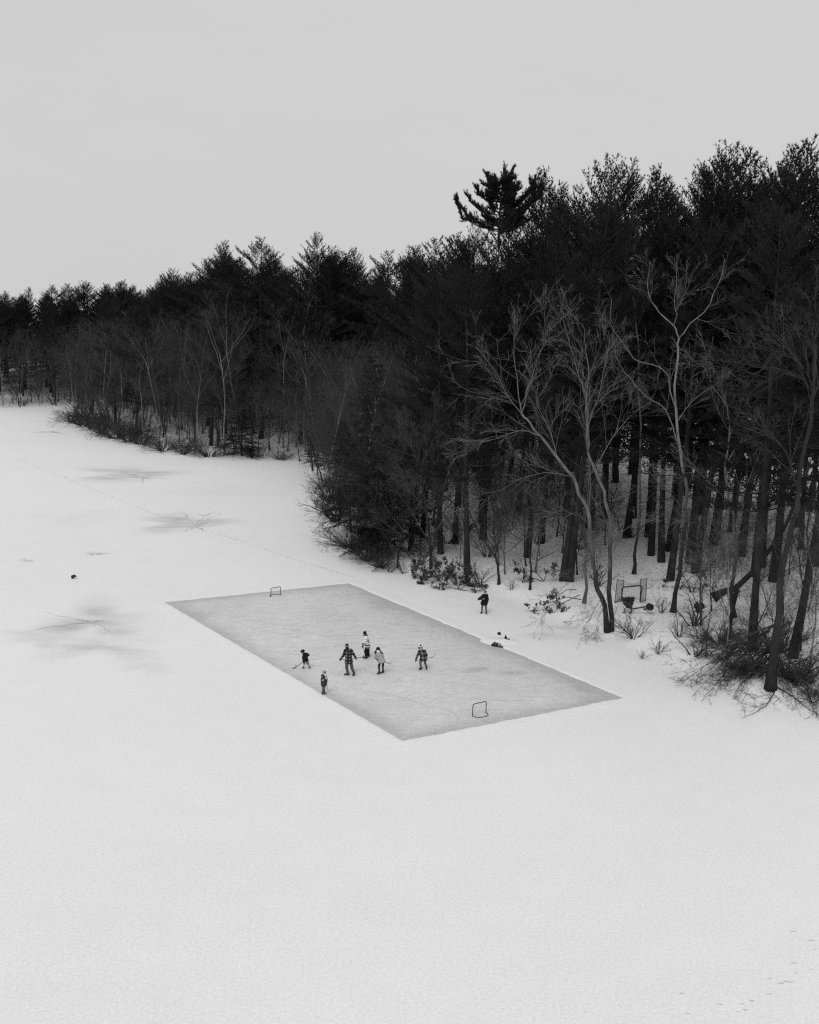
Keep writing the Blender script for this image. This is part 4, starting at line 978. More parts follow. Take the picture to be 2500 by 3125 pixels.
def hand(mb, w, d, nrm, s, fat=1.0):
    # five fingers rooted in the palm, curled towards nrm
    d = unit(d); sd = unit(np.cross(d, nrm)); nrm = unit(np.cross(sd, d)); ts = []
    for i, (o, L) in enumerate([(-.033, .075), (-.011, .085), (.011, .08), (.033, .062)]):
        p = w + d * .085 * s + sd * o * s; q = [p - d * .03 * s]
        for j, a in enumerate((.25, .9, 1.6)): q.append(q[-1] + (d * math.cos(a) + nrm * math.sin(a)) * L * s / 2.2)
        ts.append((np.array(q), np.array([.0105, .010, .009, .0075]) * s * fat, 6))
    p = w + d * .03 * s - sd * .03 * s; q = np.array([p, p - sd * .03 * s + d * .03 * s + nrm * .015 * s, p - sd * .025 * s + d * .06 * s + nrm * .04 * s, p - sd * .01 * s + d * .075 * s + nrm * .05 * s])
    ts.append((q, np.array([.013, .012, .010, .008]) * s * fat, 6)); mb.tubes(ts)

def person(label, x0, y0, sc, foot_px, J, face, s, mats, coat_hem=None, extra=None, coat=.028, sleeve=.022, leg=.018, skates=True, legs_len=None):
    """J: joint -> (crop x, crop y, depth offset); converted to points on vertical planes behind the foot point."""
    nat = lambda x, y: (x0 + x / sc, y0 + y / sc)
    B = on_z(*nat(*foot_px)); B[2] = gz(B[0], B[1]); Y = B[1]
    P = {}
    for k, v in J.items():
        if k[:2] in ('an', 'to'):
            zz = B[2] + ((.15 if skates else .09) if k[:2] == 'an' else (.085 if skates else .04)) * s + (v[2] if len(v) > 2 else 0)
            P[k] = on_z(*nat(v[0], v[1]), zz)
        else: P[k] = on_y(*nat(v[0], v[1]), Y + (v[2] if len(v) > 2 else 0))
    for sd in 'LR':
        if 'dk' in J: pass
        mid = (P['hip' + sd] + P['an' + sd]) / 2; P['kn' + sd][1] = .5 * P['kn' + sd][1] + .5 * mid[1]
        ft = P['to' + sd] - P['an' + sd]; ft[2] = 0; L = np.linalg.norm(ft); f0 = unit(ft) if L > .04 else unit(np.array([face[0], face[1], 0]))
        P['to' + sd] = P['an' + sd] + f0 * .165 * s + np.array([0, 0, (-.065 if skates else -.05) * s]); P['he' + sd] = P['an' + sd] - f0 * .055 * s + np.array([0, 0, (-.065 if skates else -.05) * s]); P['ff' + sd] = f0
    face = unit(np.array(face, float)); hd = P['head']; pel = (P['hipL'] + P['hipR']) / 2; che = (P['shL'] + P['shR']) / 2; upv = np.array([0, 0, 1.])
    e_ = thing('person', label, 'person', B)
    sidev = unit(np.cross(face, upv))
    def legs(g): return [x for sd in 'LR' for x in ((P['hip' + sd], P['kn' + sd], (.082 + g) * s, (.058 + g) * s), (P['kn' + sd], P['an' + sd], (.056 + g) * s, (.040 + g * 1.1) * s))]
    def arms(g, t=1.0): return [x for sd in 'LR' for x in ((P['sh' + sd], P['el' + sd], (.052 + g) * s, (.042 + g) * s), (P['el' + sd], P['el' + sd] + (P['ha' + sd] - P['el' + sd]) * t, (.041 + g) * s, (.030 + g) * s))]
    def torso(g): return [(pel, che - upv * .06 * s, (.115 + g) * s, (.125 + g) * s), (P['shL'], P['shR'], (.058 + g) * s, (.058 + g) * s), (P['hipL'], P['hipR'], (.092 + g) * s, (.092 + g) * s),
                          (pel + (P['hipL'] - pel) * .8, che + (P['shL'] - che) * .55 - upv * .05 * s, (.06 + g) * s, (.075 + g) * s), (pel + (P['hipR'] - pel) * .8, che + (P['shR'] - che) * .55 - upv * .05 * s, (.06 + g) * s, (.075 + g) * s)]
    hs = max(s, .82)
    headp = [(hd + upv * .02 * hs, hd + upv * .035 * hs - face * .02 * hs, .094 * hs, .094 * hs), (hd + face * .03 * hs - upv * .02 * hs, hd + face * .035 * hs - upv * .075 * hs, .066 * hs, .046 * hs),
             (hd + face * .10 * hs - upv * .005 * hs, hd + face * .118 * hs - upv * .03 * hs, .009 * hs, .016 * hs), (hd + face * .088 * hs - upv * .058 * hs + sidev * .02 * hs, hd + face * .088 * hs - upv * .058 * hs - sidev * .02 * hs, .011 * hs, .011 * hs),
             (hd + sidev * .092 * hs - upv * .01, hd + sidev * .098 * hs + upv * .02, .015 * hs, .018 * hs), (hd - sidev * .092 * hs - upv * .01, hd - sidev * .098 * hs + upv * .02, .015 * hs, .018 * hs),
             (hd - upv * .05 * hs, P['neck'], .056 * hs, .06 * hs), (P['neck'], che - upv * .03, .06 * hs, .07 * hs)]
    feet = [(P['he' + sd], P['to' + sd], .038 * s, .032 * s) for sd in 'LR'] + [(P['an' + sd], P['he' + sd], .038 * s, .036 * s) for sd in 'LR']
    palms = [(P['ha' + sd], P['ha' + sd] + unit(P['ha' + sd] - P['el' + sd]) * .07 * s, .03 * s, .036 * s) for sd in 'LR']
    V, Fq = sdf_mesh(torso(-.012) + arms(-.004) + legs(-.004) + headp + feet + palms, .0155, .03)
    mb = MB(); mb.add(V - B, None, Fq)
    glv = mats.get('glove')
    for sd in 'LR': hand(mb, P['ha' + sd] - B, P['ha' + sd] - P['el' + sd], np.array([0, .3, -.9]) if sd == 'L' else np.array([0, .3, -.9]), s)
    obj('body', mb, M['skin'], e_)
    for sg in (-1, 1):
        mb = MB(); q = hd + face * .084 * hs + sidev * sg * .034 * hs + upv * .012 * hs - B
        mb.tube([q, q + face * .008 * hs, q + face * .014 * hs], np.array([.012, .011, .003]) * hs, 8); obj('eye', mb, M['black'], e_)
    # clothes
    hem = coat_hem if coat_hem is not None else .06
    low = [(pel - upv * hem * s + (P['hip' + sd] - pel) * .9, pel + (P['hip' + sd] - pel) * .9, (.09 + coat) * s, (.085 + coat) * s) for sd in 'LR']
    cpr = torso(coat) + low + arms(sleeve, .97) + [(P['neck'] - upv * .05 * s, che, .075 * s, .09 * s)]
    ck = blob('jacket' if mats.get('coatname') is None else mats['coatname'], cpr, .0165, .035, M[mats['coat']], e_, B)
    blob('trousers', [(P['hipL'], P['hipR'], .105 * s, .105 * s)] + [(a, b if i % 2 == 0 or not mats.get('short') else a + (b - a) * .12, ra, rb) for i, (a, b, ra, rb) in enumerate(legs(leg))], .0165, .03, M[mats['legs']], e_, B)
    if mats.get('short'):
        for sd in 'LR': blob('sock', [(P['kn' + sd] + (P['an' + sd] - P['kn' + sd]) * .1, P['an' + sd], .066 * s, .056 * s)], .013, .02, M['sock'], e_, B)
    for sd in 'LR':
        f0 = P['ff' + sd]
        bt = blob('skate' if skates else 'boot', [(P['an' + sd] + upv * .06 * s, P['an' + sd], .058 * s, .055 * s), (P['an' + sd], P['he' + sd], .055 * s, .05 * s), (P['he' + sd], P['to' + sd], .05 * s, .043 * s)], .0125, .025, M[mats.get('boots', 'leather')], e_, B)
        if skates:
            mb = MB(); a = P['he' + sd] - B; b = P['to' + sd] - B; ang = math.atan2(f0[1], f0[0]); R = np.array([[math.cos(ang), -math.sin(ang), 0], [math.sin(ang), math.cos(ang), 0], [0, 0, 1]])
            zb = max(.0, min(a[2], b[2]) - .075 * s); c = (a + b) / 2; hgt = c[2] - .03 * s - zb
            mb.box((c[0], c[1], zb + .012 + .006), (.27 * s, .006, .024), R)
            for q in (-.085, .085): mb.box(c + f0 * q * s + np.array([0, 0, zb + .02 + hgt / 2 - c[2] - .004]), (.03 * s, .02 * s, hgt - .01), R)
            o = obj('blade', mb, M['steel'], bt)
    if glv:
        for sd in 'LR':
            d = unit(P['ha' + sd] - P['el' + sd]); mb = MB()
            V, Fq = sdf_mesh([(P['ha' + sd] - d * .05 * s, P['ha' + sd] + d * .085 * s, .042 * s, .05 * s)], .011, .02); mb.add(V - B, None, Fq); hand(mb, P['ha' + sd] - B, d, np.array([0, .3, -.9]), s * 1.15, 1.7); obj('glove', mb, M[glv], e_)
    hat = mats.get('hat')
    if hat:
        kind, col = hat[:2]
        if kind == 'helmet':
            blob('helmet', [(hd + upv * .045 * hs + face * .03 * hs, hd + upv * .04 * hs - face * .045 * hs, .112 * hs, .118 * hs), (hd + upv * .0 * hs - face * .07 * hs, hd - face * .075 * hs - upv * .03, .075 * hs, .07 * hs)], .014, .02, M[col], e_, B)
        else:
            tilt = upv - face * .25
            h_ = blob('knit_hat', [(hd + upv * .045 * hs - face * .012 * hs, hd + tilt * .075 * hs, .112 * hs, .10 * hs), (hd + tilt * .075 * hs, hd + tilt * .13 * hs, .10 * hs, .06 * hs)], .014, .02, M[col], e_, B)
            if len(hat) > 2:
                mb = MB(); c = hd + upv * .055 * hs - face * .015 * hs - B; a = np.arange(17) * 2 * PI / 16
                mb.tube([c + .113 * hs * (math.cos(t) * sidev + math.sin(t) * np.array([face[0], face[1], 0])) for t in a], .026 * hs, 8); obj('hat_band', mb, M[hat[2]], h_)
            if len(hat) > 3:
                blob('pompom', [(hd + tilt * .185 * hs, hd + tilt * .20 * hs, .05 * hs, .05 * hs)], .012, .02, M[hat[3]], h_, B)
    P['B'] = B; P['e'] = e_; P['coat_obj'] = ck; P['nat'] = nat; P['Y'] = Y; P['hs'] = hs
    P['pt'] = lambda x, y, dy=0.0: on_y(*nat(x, y), Y + dy)
    return P
def stick(label, pts_shaft, pts_blade, bh=.07, mat='stick'):
    a = np.array(pts_shaft[0]); b = np.array(pts_shaft[-1]); lowest = a if a[2] < b[2] else b
    o_ = a.copy(); e_ = thing('hockey_stick', label, 'hockey stick', o_)
    mb = MB(); mb.tube(np.array(pts_shaft) - o_, .016, 6); obj('shaft', mb, M[mat], e_)
    q = np.array(pts_blade); m = 6; n = len(q); q = np.stack([np.interp(np.linspace(0, n - 1, m), range(n), q[:, c]) for c in range(3)], 1) - o_
    t = unit(q[-1] - q[0]); w = np.array([0, 0, 1.]) if abs(t[2]) < .6 else np.array([0, 1., 0]); w = unit(w - t * (w @ t)); nn = np.cross(t, w); v = []
    for i in range(m):
        h = bh * (.55 + .45 * math.sin(PI * (i + .5) / m)) / 2
        for sx, sy in ((-1, -1), (1, -1), (1, 1), (-1, 1)): v.append(q[i] + w * h * sy + nn * .008 * sx)
    mb = MB(); f = [[i * 4 + j, i * 4 + (j + 1) % 4, (i + 1) * 4 + (j + 1) % 4, (i + 1) * 4 + j] for i in range(m - 1) for j in range(4)] + [[3, 2, 1, 0], [m * 4 - 4, m * 4 - 3, m * 4 - 2, m * 4 - 1]]
    mb.add(v, None, f); obj('blade', mb, M['stick'], e_, smooth=False); return e_

# 1 plaid man, back to the camera
P = person('person in a dark plaid jacket and banded knit cap seen from behind', 1020, 1950, 17.25, (850, 1905), dict(
    head=(668, 400, .05), neck=(690, 500, 0), shL=(590, 610, 0), shR=(895, 600, 0), elL=(480, 880, .06), elR=(1030, 820, .06), haL=(320, 1085, .26), haR=(1150, 1005, .26),
    hipL=(670, 1190, 0), hipR=(875, 1190, 0), knL=(665, 1490, .05), knR=(930, 1490, .05), anL=(715, 1790), anR=(1045, 1800), toL=(560, 1850), toR=(1010, 1880)), (-.35, .94, -.05), 1.0,
    dict(coat='plaid', legs='jeans', hat=('knit', 'black', 'lightgrey')), coat_hem=.02, coat=.04, sleeve=.03, leg=.026)
pt = P['pt']
blob('scarf', [(P['neck'] + np.array([0, 0, .03]), P['neck'] - np.array([0, 0, .03]), .095, .115)], .014, .02, M['black'], P['e'], P['B'])
stick('hockey stick held level by the man in plaid seen from behind', [pt(285, 1112, .3), pt(900, 1040, .3), pt(1480, 972, .3)], [pt(1480, 972, .3), pt(1540, 945, .3), pt(1612, 885, .3)])
# 2 jersey player facing left
P = person('person in a white hockey jersey with 91 on the back facing left', 1090, 1920, 13.27, (390, 1195), dict(
    head=(305, 195, .0), neck=(345, 275, .0), shL=(355, 340, -.16), shR=(390, 345, .17), elL=(330, 480, -.24), elR=(320, 500, .22), haL=(262, 548, -.22), haR=(245, 650, .12),
    hipL=(410, 690, -.09), hipR=(440, 690, .09), knL=(345, 920, -.09), knR=(445, 890, .12), anL=(375, 1110), anR=(465, 1030), toL=(270, 1165), toR=(400, 1060)), (-.95, .3, -.1), .98,
    dict(coat='jersey', coatname='jersey', legs='black', hat=('knit', 'black'), glove='black'), coat_hem=.02, coat=.05, sleeve=.038, leg=.03)
pt = P['pt']
blob('hood', [(P['neck'] + np.array([.03, -.03, .02]), P['neck'] + np.array([.08, -.02, -.09]), .085, .06), (P['neck'] + np.array([-.03, 0, .0]), P['neck'] + np.array([.05, .05, 0]), .085, .08)], .014, .02, M['black'], P['e'], P['B'])
def number_on(text, surf, center, normal, up, size, parent, B):
    cu = bpy.data.curves.new('number', 'FONT'); cu.body = text; cu.align_x = 'CENTER'; cu.align_y = 'CENTER'; cu.size = size; cu.resolution_u = 3
    t = bpy.data.objects.new('number', cu); COL.objects.link(t)
    dg = bpy.context.evaluated_depsgraph_get(); me = bpy.data.meshes.new_from_object(t.evaluated_get(dg)); bpy.data.objects.remove(t)
    import bmesh
    bm = bmesh.new(); bm.from_mesh(me); bmesh.ops.triangulate(bm, faces=bm.faces); bmesh.ops.subdivide_edges(bm, edges=[e for e in bm.edges if e.calc_length() > .04], cuts=2, use_grid_fill=False); bmesh.ops.triangulate(bm, faces=bm.faces)
    nrm = unit(np.array(normal, float)); upv = unit(np.array(up, float) - nrm * (np.array(up) @ nrm)); rt = np.cross(upv, nrm)
    tree = BVHTree.FromPolygons([v.co.copy() for v in surf.data.vertices], [list(p.vertices) for p in surf.data.polygons])
    c = np.array(center) - B
    for v in bm.verts:
        o = c + rt * v.co.x * 1.15 + upv * v.co.y + nrm * .6; hit = tree.ray_cast(Vector(o), Vector(-nrm), 1.2)
        v.co = (hit[0] + Vector(nrm) * .006) if hit[0] is not None else Vector(o - nrm * .6)
    bm.to_mesh(me); bm.free(); me.materials.clear(); me.materials.append(M['black']); return link('number', me, parent)
che = (P['shL'] + P['shR']) / 2; pel = (P['hipL'] + P['hipR']) / 2; mid = che * .62 + pel * .38
number_on('91', P['coat_obj'], mid, (.86, -.5, .05), (-.25, 0, 1), .36, P['coat_obj'], P['B'])
number_on('91', P['coat_obj'], P['shL'] * .45 + P['elL'] * .55, (-.1, -1, 0.1), (0, 0, 1), .10, P['coat_obj'], P['B'])
stick('hockey stick held down beside the leg of the player in the white jersey', [pt(232, 640, -.14), pt(260, 780, -.2), pt(278, 900, -.26)], [pt(278, 900, -.26), pt(282, 925, -.3), pt(295, 945, -.36)])
# 3 woman with long dark hair
P = person('person with long black hair in a pale jacket and black leggings', 1090, 1920, 13.27, (960, 1835), dict(
    head=(850, 830, .12), neck=(870, 925, .06), shL=(790, 985, .0), shR=(1000, 985, .0), elL=(725, 1150, .02), elR=(1055, 1150, .16), haL=(815, 1240, .2), haR=(1020, 1290, .34),
    hipL=(935, 1310, -.05), hipR=(1065, 1285, -.05), knL=(885, 1500, .06), knR=(1045, 1490, .06), anL=(895, 1730), anR=(1050, 1690), toL=(790, 1800), toR=(1010, 1740)), (-.3, .9, -.3), .92,
    dict(coat='lightgrey', legs='black'), coat_hem=-.04, coat=.03, sleeve=.026, leg=.006)
pt = P['pt']; hd = P['head']
h_ = blob('hair', [(hd + np.array([0, -.02, .05]), hd + np.array([.01, -.03, .0]), .112, .115), (hd + np.array([-.05, -.04, 0]), pt(760, 930, -.02), .07, .05), (pt(760, 930, -.02), pt(735, 1020, -.04), .05, .03), (hd + np.array([-.07, -.02, -.02]), pt(695, 950, 0), .05, .018),
                   (hd + np.array([.05, -.04, 0]), pt(950, 920, -.04), .07, .05), (pt(950, 920, -.04), pt(1040, 985, -.06), .05, .028)], .014, .03, M['black'], P['e'], P['B'])
blob('hood', [(pt(835, 895, -.08), pt(880, 930, -.1), .075, .085)], .014, .03, M['offwhite'], P['e'], P['B'])
stick('hockey stick pointing right beside the person with long black hair', [pt(800, 1235, .3), pt(1110, 1330, .32), pt(1325, 1390, .34)], [pt(1325, 1390, .34), pt(1365, 1372, .34), pt(1395, 1312, .34)])
# 4 bent player in check jacket
P = person('person in a checked jacket and striped bobble hat crouching with a stick', 1250, 1960, 17.25, (740, 1470), dict(
    head=(560, 340, .22), neck=(610, 420, .14), shL=(520, 500, .06), shR=(800, 470, .06), elL=(410, 720, .1), elR=(905, 700, .2), haL=(325, 940, .26), haR=(860, 855, .38),
    hipL=(640, 880, -.08), hipR=(830, 880, -.08), knL=(570, 1050, .12), knR=(810, 1050, .12), anL=(600, 1330), anR=(890, 1300), toL=(490, 1420), toR=(900, 1440)), (-.5, .82, -.25), .96,
    dict(coat='plaid2', legs='grey', hat=('knit', 'black', 'black', 'black')), coat_hem=.0, coat=.034, sleeve=.026, leg=.018)
pt = P['pt']; hd = P['head']
blob('scarf', [(pt(500, 400, .16), pt(660, 365, .12), .06, .06), (pt(580, 385, .1), pt(600, 400, .08), .08, .07)], .014, .03, M['lightgrey'], P['e'], P['B'])
mb = MB(); c = hd + np.array([.01, -.02, .135]) - P['B']; a = np.arange(17) * 2 * PI / 16
mb.tube([c + .075 * np.array([math.cos(t), math.sin(t), .1 * math.cos(t)]) for t in a], .03, 8); obj('hat_stripe', mb, M['white'], P['e'])
stick('hockey stick with raised blade held by the person in the checked jacket', [pt(325, 975, .32), pt(700, 890, .36), pt(1210, 795, .4)], [pt(1210, 795, .4), pt(1290, 745, .4), pt(1362, 610, .4)])
# 5 small child with helmet
P = person('small child in black jacket and grey trousers with a helmet', 880, 1970, 12.32, (640, 885), dict(
    head=(535, 235, .0), neck=(580, 290, .0), shL=(585, 320, -.07), shR=(710, 320, .09), elL=(545, 450, -.12), elR=(770, 360, .05), haL=(560, 590, -.16), haR=(600, 500, -.14),
    hipL=(625, 540, -.03), hipR=(700, 540, .05), knL=(605, 660, -.02), knR=(730, 680, .05), anL=(575, 800), anR=(800, 795), toL=(500, 850), toR=(830, 845)), (-.92, -.25, -.3), .64,
    dict(coat='black', legs='grey', hat=('helmet', 'black'), glove='black', short=True), coat_hem=-.02, coat=.05, sleeve=.03, leg=.045)
pt = P['pt']
za = on_z(880 + 285 / 12.32, 1970 + 826 / 12.32, .04); zb = on_z(880 + 150 / 12.32, 1970 + 850 / 12.32, .035)
stick('small hockey stick with its blade on the ice held by the helmeted child', [pt(575, 555, -.16), pt(555, 605, -.2), za], [za, (za + zb) / 2 + np.array([0, -.03, 0]), zb], .055, 'frame')
c = on_z(880 + 288 / 12.32, 1970 + 772 / 12.32); mb = MB(); mb.tube([(0, 0, .005), (0, 0, .03)], .045, 14)
tag(obj('puck', mb, M['rubber'], None, c), 'small black puck on the ice beyond the child\'s stick blade', 'puck')
# 6 child in spotted coat at the rink edge
P = person('child in a spotted dark coat and light hat at the near rink edge', 880, 1970, 12.32, (1340, 1870), dict(
    head=(1366, 1020, .0), neck=(1360, 1085, .0), shL=(1280, 1130, -.02), shR=(1395, 1130, .03), elL=(1255, 1285, -.02), elR=(1440, 1275, .05), haL=(1262, 1440, .0), haR=(1440, 1395, .06),
    hipL=(1295, 1460, 0), hipR=(1365, 1460, 0), knL=(1310, 1610, .02), knR=(1345, 1610, .02), anL=(1280, 1780), anR=(1355, 1745), toL=(1310, 1860), toR=(1440, 1810)), (.75, .6, 0), .74,
    dict(coat='spotted', legs='grey', hat=('knit', 'lightgrey', 'grey')), coat_hem=.05, coat=.045, sleeve=.03, leg=.02)
pt = P['pt']
blob('scarf', [(P['neck'] + np.array([0, 0, .0]), pt(1400, 1105, -.05), .065, .05), (pt(1400, 1100, -.05), pt(1425, 1260, -.06), .035, .03)], .013, .02, M['offwhite'], P['e'], P['B'])
zb = on_z(880 + 1462 / 12.32, 1970 + 1640 / 12.32, .1)
stick('thin hockey stick held upright by the child in the spotted coat', [pt(1438, 1300, .04), pt(1450, 1450, .04), pt(1460, 1610, .04)], [pt(1460, 1610, .04), pt(1464, 1640, .02), pt(1480, 1665, .0)], .05, 'frame')
# 7 bystander on the snow
P = person('person in a dark coat and light trousers standing on the snow before the wood', 1440, 1790, 21.56, (830, 1790), dict(
    head=(885, 400, .0), neck=(880, 490, .0), shL=(765, 590, .0), shR=(990, 590, .0), elL=(470, 825, -.05), elR=(1045, 830, .0), haL=(715, 800, -.24), haR=(1040, 1000, -.05),
    hipL=(715, 1080, .0), hipR=(920, 1080, .0), knL=(690, 1380, -.03), knR=(935, 1380, -.03), anL=(655, 1680), anR=(955, 1710), toL=(540, 1770), toR=(960, 1795)), (-.15, -.95, -.1), .95,
    dict(coat='black', legs='grey', hat=('knit', 'grey'), boots='black'), coat_hem=.06, coat=.06, sleeve=.045, leg=.016, skates=False)

# ------------------------------------------------------------------ goals
def arc_pts(a, b, dirv, depth, n=14):
    t = np.linspace(0, PI, n); c = (a + b) / 2; h = (b - a) / 2
    return [c - h * math.cos(q) + dirv * depth * (math.sin(q) ** .7) for q in t]
def goal(label, pa, pb, H, back, depth):
    a = on_z(*pa); b = on_z(*pb); c = (a + b) / 2; e_ = thing('hockey_goal', label, 'goal', c)
    a = a - c; b = b - c; up = np.array([0, 0, H]); w = unit(b - a); r = .1 * H / .62
    a[2] = b[2] = .02
    fr = [a, a + up * .45, a + up - np.array([0, 0, r]), a + up - np.array([0, 0, r * .3]) + w * r * .3, a + up + w * r, b + up - w * r, b + up - np.array([0, 0, r * .3]) - w * r * .3, b + up - np.array([0, 0, r]), b + up * .45, b]
    mb = MB(); mb.tube(fr, .023, 8); obj('goal_frame', mb, M['frame'], e_)
    arc = arc_pts(a, b, back, depth); mb = MB(); mb.tube(arc, .021, 8); obj('base_hoop', mb, M['grey_pipe'], e_)
    mb = MB(); top = [a + up + (b - a) * t for t in np.linspace(.06, .94, 14)]; ts = []
    for i in range(14): ts.append((np.array([top[i], top[i] * .5 + np.array(arc[i]) * .5 + np.array([0, 0, -.02]), arc[i]]), np.full(3, .002), 3))
    for k in np.linspace(.1, .9, 9): ts.append((np.array([np.array(top[i]) * (1 - k) + np.array(arc[i]) * k for i in range(14)]), np.full(14, .002), 3))
    mb.tubes(ts); obj('net', mb, M['cord'], e_)
long_ax = unit(C_ - B); 
goal('small pipe hockey goal at the near end of the rink', (1442, 2186), (1483, 2176), .63, long_ax, .42)
goal('small pipe hockey goal at the far end of the rink', (826.5, 1822), (856, 1816.5), .62, -long_ax, .38)

# backstop goal in the wood edge
g0 = ground(1925, 1838); Yb = g0[1]; e_ = thing('backstop_net', 'tall backstop net with two side wings round a full size goal at the wood edge', 'backstop', g0)
q = lambda x, y, dy=0.0: on_y(1860 + x / 10.78, 1740 + y / 10.78, Yb + dy) - g0
LW = [q(180, 1060, -.3), q(265, 295, -.3), q(480, 340, .15), q(400, 1000, .15)]; RW = [q(1010, 1035, .15), q(1030, 290, .15), q(1235, 255, -.25), q(1195, 1010, -.25)]
for Wg in (LW, RW):
    mb = MB(); mb.tube(Wg + [Wg[0]], .028, 6); wg = obj('wing_frame', mb, M['frame'], e_)
    ts = []; A0, A1, A2, A3 = [np.array(v) for v in Wg]
    for t in np.linspace(.04, .96, 12): ts.append((np.array([A0 + (A3 - A0) * t, A1 + (A2 - A1) * t]), np.full(2, .0065), 3))
    for t in np.linspace(.03, .97, 30): ts.append((np.array([A0 + (A1 - A0) * t, A3 + (A2 - A3) * t]), np.full(2, .0065), 3))
    mb = MB(); mb.tubes(ts); obj('wing_net', mb, M['dark_cord'], wg)
mb = MB(); mb.tube([q(400, 1010, -.1), q(425, 640, -.1), q(440, 585, -.1), q(480, 560, -.1), q(780, 530, -.1), q(1020, 508, -.1), q(1065, 520, -.1), q(1078, 560, -.1), q(1040, 800, -.1), q(1010, 1035, -.1)], .05, 8); obj('goal_frame', mb, M['frame'], e_)
ts = []; T0 = [q(440 + 60 * i * 10.4 / 10.4, 575 - 6 * i, .1) for i in range(11)]; G0 = [q(430 + 58 * i, 960 - 5 * i, .9) for i in range(11)]
for a_, b_ in zip(T0, G0): ts.append((np.array([a_, (a_ + b_) / 2, b_]), np.full(3, .0065), 3))
for k in np.linspace(0, 1, 9): ts.append((np.array([a_ * (1 - k) + b_ * k for a_, b_ in zip(T0, G0)]), np.full(11, .0065), 3))
mb = MB(); mb.tubes(ts); obj('goal_net', mb, M['dark_cord'], e_)
ts = []
for t in np.linspace(0, 1, 17):
    ytop = 345 + 100 * math.sin(PI * t); ts.append((np.array([q(480 + 550 * t, ytop, .15), q(470 + 560 * t, 560 - 40 * t, .15)]), np.full(2, .0065), 3))
for k in np.linspace(0, 1, 7): ts.append((np.array([q(480 + 550 * t, (345 + 100 * math.sin(PI * t)) * (1 - k) + (560 - 40 * t) * k, .15) for t in np.linspace(0, 1, 13)]), np.full(13, .0065), 3))
mb = MB(); mb.tubes(ts); obj('backstop_mesh', mb, M['dark_cord'], e_)
# dark wheelbarrow before it
g1 = ground(1909, 1872); Yw = g1[1]; q = lambda x, y, dy=0.0: on_y(1860 + x / 10.78, 1740 + y / 10.78, Yw + dy)
e_ = thing('wheelbarrow', 'dark loaded wheelbarrow with a round wheel standing before the backstop net', 'wheelbarrow', g1)
blob('tub', [(q(470, 980), q(760, 1000), .13, .13), (q(540, 1080), q(700, 1090, .1), .2, .2), (q(600, 1190), q(700, 1220), .15, .13), (q(420, 940), q(560, 960, .2), .1, .1)], .03, .05, M['plastic'], e_, g1)
lf = np.random.default_rng(3); mb = MB(); cl = np.array([q(420 + 400 * lf.random(), 930 + 90 * lf.random(), lf.uniform(-.2, .25)) for _ in range(150)]) - g1; mb.blades(cl, np.tile([0, 0, 1.], (150, 1)), np.full(150, .2), np.full(150, .02), 4, .7, lf); obj('brush_load', mb, M['dark_twig'], e_, smooth=False)
mb = MB(); mb.tube([q(700, 1290) - g1, q(950, 1245) - g1, q(1180, 1200) - g1, q(1300, 1200) - g1], .05, 6); obj('fork_bar', mb, M['plastic'], e_)
wc = q(1330, 1210) - g1; mb = MB(); mb.tube([wc + [-.05, .18, 0], wc + [-.05, .12, 0], wc + [.05, -.12, 0], wc + [.05, -.18, 0]], [.17, .235, .235, .17], 20); obj('wheel', mb, M['rubber'], e_)
mb = MB(); mb.tube([q(1130, 1260) - g1, q(1150, 1290) - g1, q(1230, 1290) - g1], .06, 6); obj('wheel_bracket', mb, M['plastic'], e_)
for dx in (0, 220):
    mb = MB(); mb.tube([q(510 + dx, 1240) - g1, q(515 + dx, 1380) - g1, q(440 + dx * .9, 1410) - g1], .045, 6); obj('leg', mb, M['plastic'], e_)

# dark bundle in the undergrowth right of the forked tree
g2 = ground(2134, 1868); q = lambda x, y, dy=0.0: on_y(2080 + x / 9.58, 1780 + y / 9.58, g2[1] + dy)
tag(blob('tree_stump', [(q(430, 660), q(610, 650), .16, .16), (q(430, 690), q(600, 690), .15, .15), (q(450, 560), q(460, 620), .08, .1), (q(600, 560), q(590, 620), .06, .08), (q(510, 700), q(510, 830), .2, .24)], .03, .05, M['bark'], None, np.zeros(3)), 'short dark stump in the undergrowth right of the forked pale tree', 'stump')

# ------------------------------------------------------------------ gear at the rink side
base = on_z(1500 + 0, 1972); mk_ = lambda x, y, dy=0.0, Y=None: on_y(1480 + x / 14.375, 1910 + y / 14.375, Y + dy)
c0 = on_z(1480 + 290 / 14.375, 1910 + 885 / 14.375); c1 = on_z(1480 + 800 / 14.375, 1910 + 965 / 14.375)
e_ = thing('boot_rack', 'low black comb shaped rack with upright pegs at the far rink edge', 'rack', (c0 + c1) / 2); o_ = (c0 + c1) / 2
mb = MB(); ax = c1 - c0; L = np.linalg.norm(ax); R = np.array([unit(ax), np.cross([0, 0, 1], unit(ax)), [0, 0, 1]]).T
mb.box((0, 0, .045), (L, .12, .05), R); mb.box(-unit(ax) * L * .22 + np.array([0, 0, .12]), (L * .5, .16, .1), R); obj('base', mb, M['plastic'], e_, smooth=False)
for t, h, r in [(.10, .17, .05), (.2, .30, .05), (.29, .31, .05), (.43, .29, .055), (.54, .30, .035), (.65, .26, .035), (.78, .27, .035), (.88, .19, .012), (.95, .18, .012)]:
    mb = MB(); p = ax * (t - .5); mb.tube([p + [0, 0, .05], p + [0, 0, h * .55], p + [0.0, 0, h * .62], p + [.01, 0, h * .8], p + [.01, 0, h]], [r, r * .9, r * .6, r * .95, r * .4], 8); obj('peg', mb, M['plastic'] if r > .02 else M['grey'], e_)
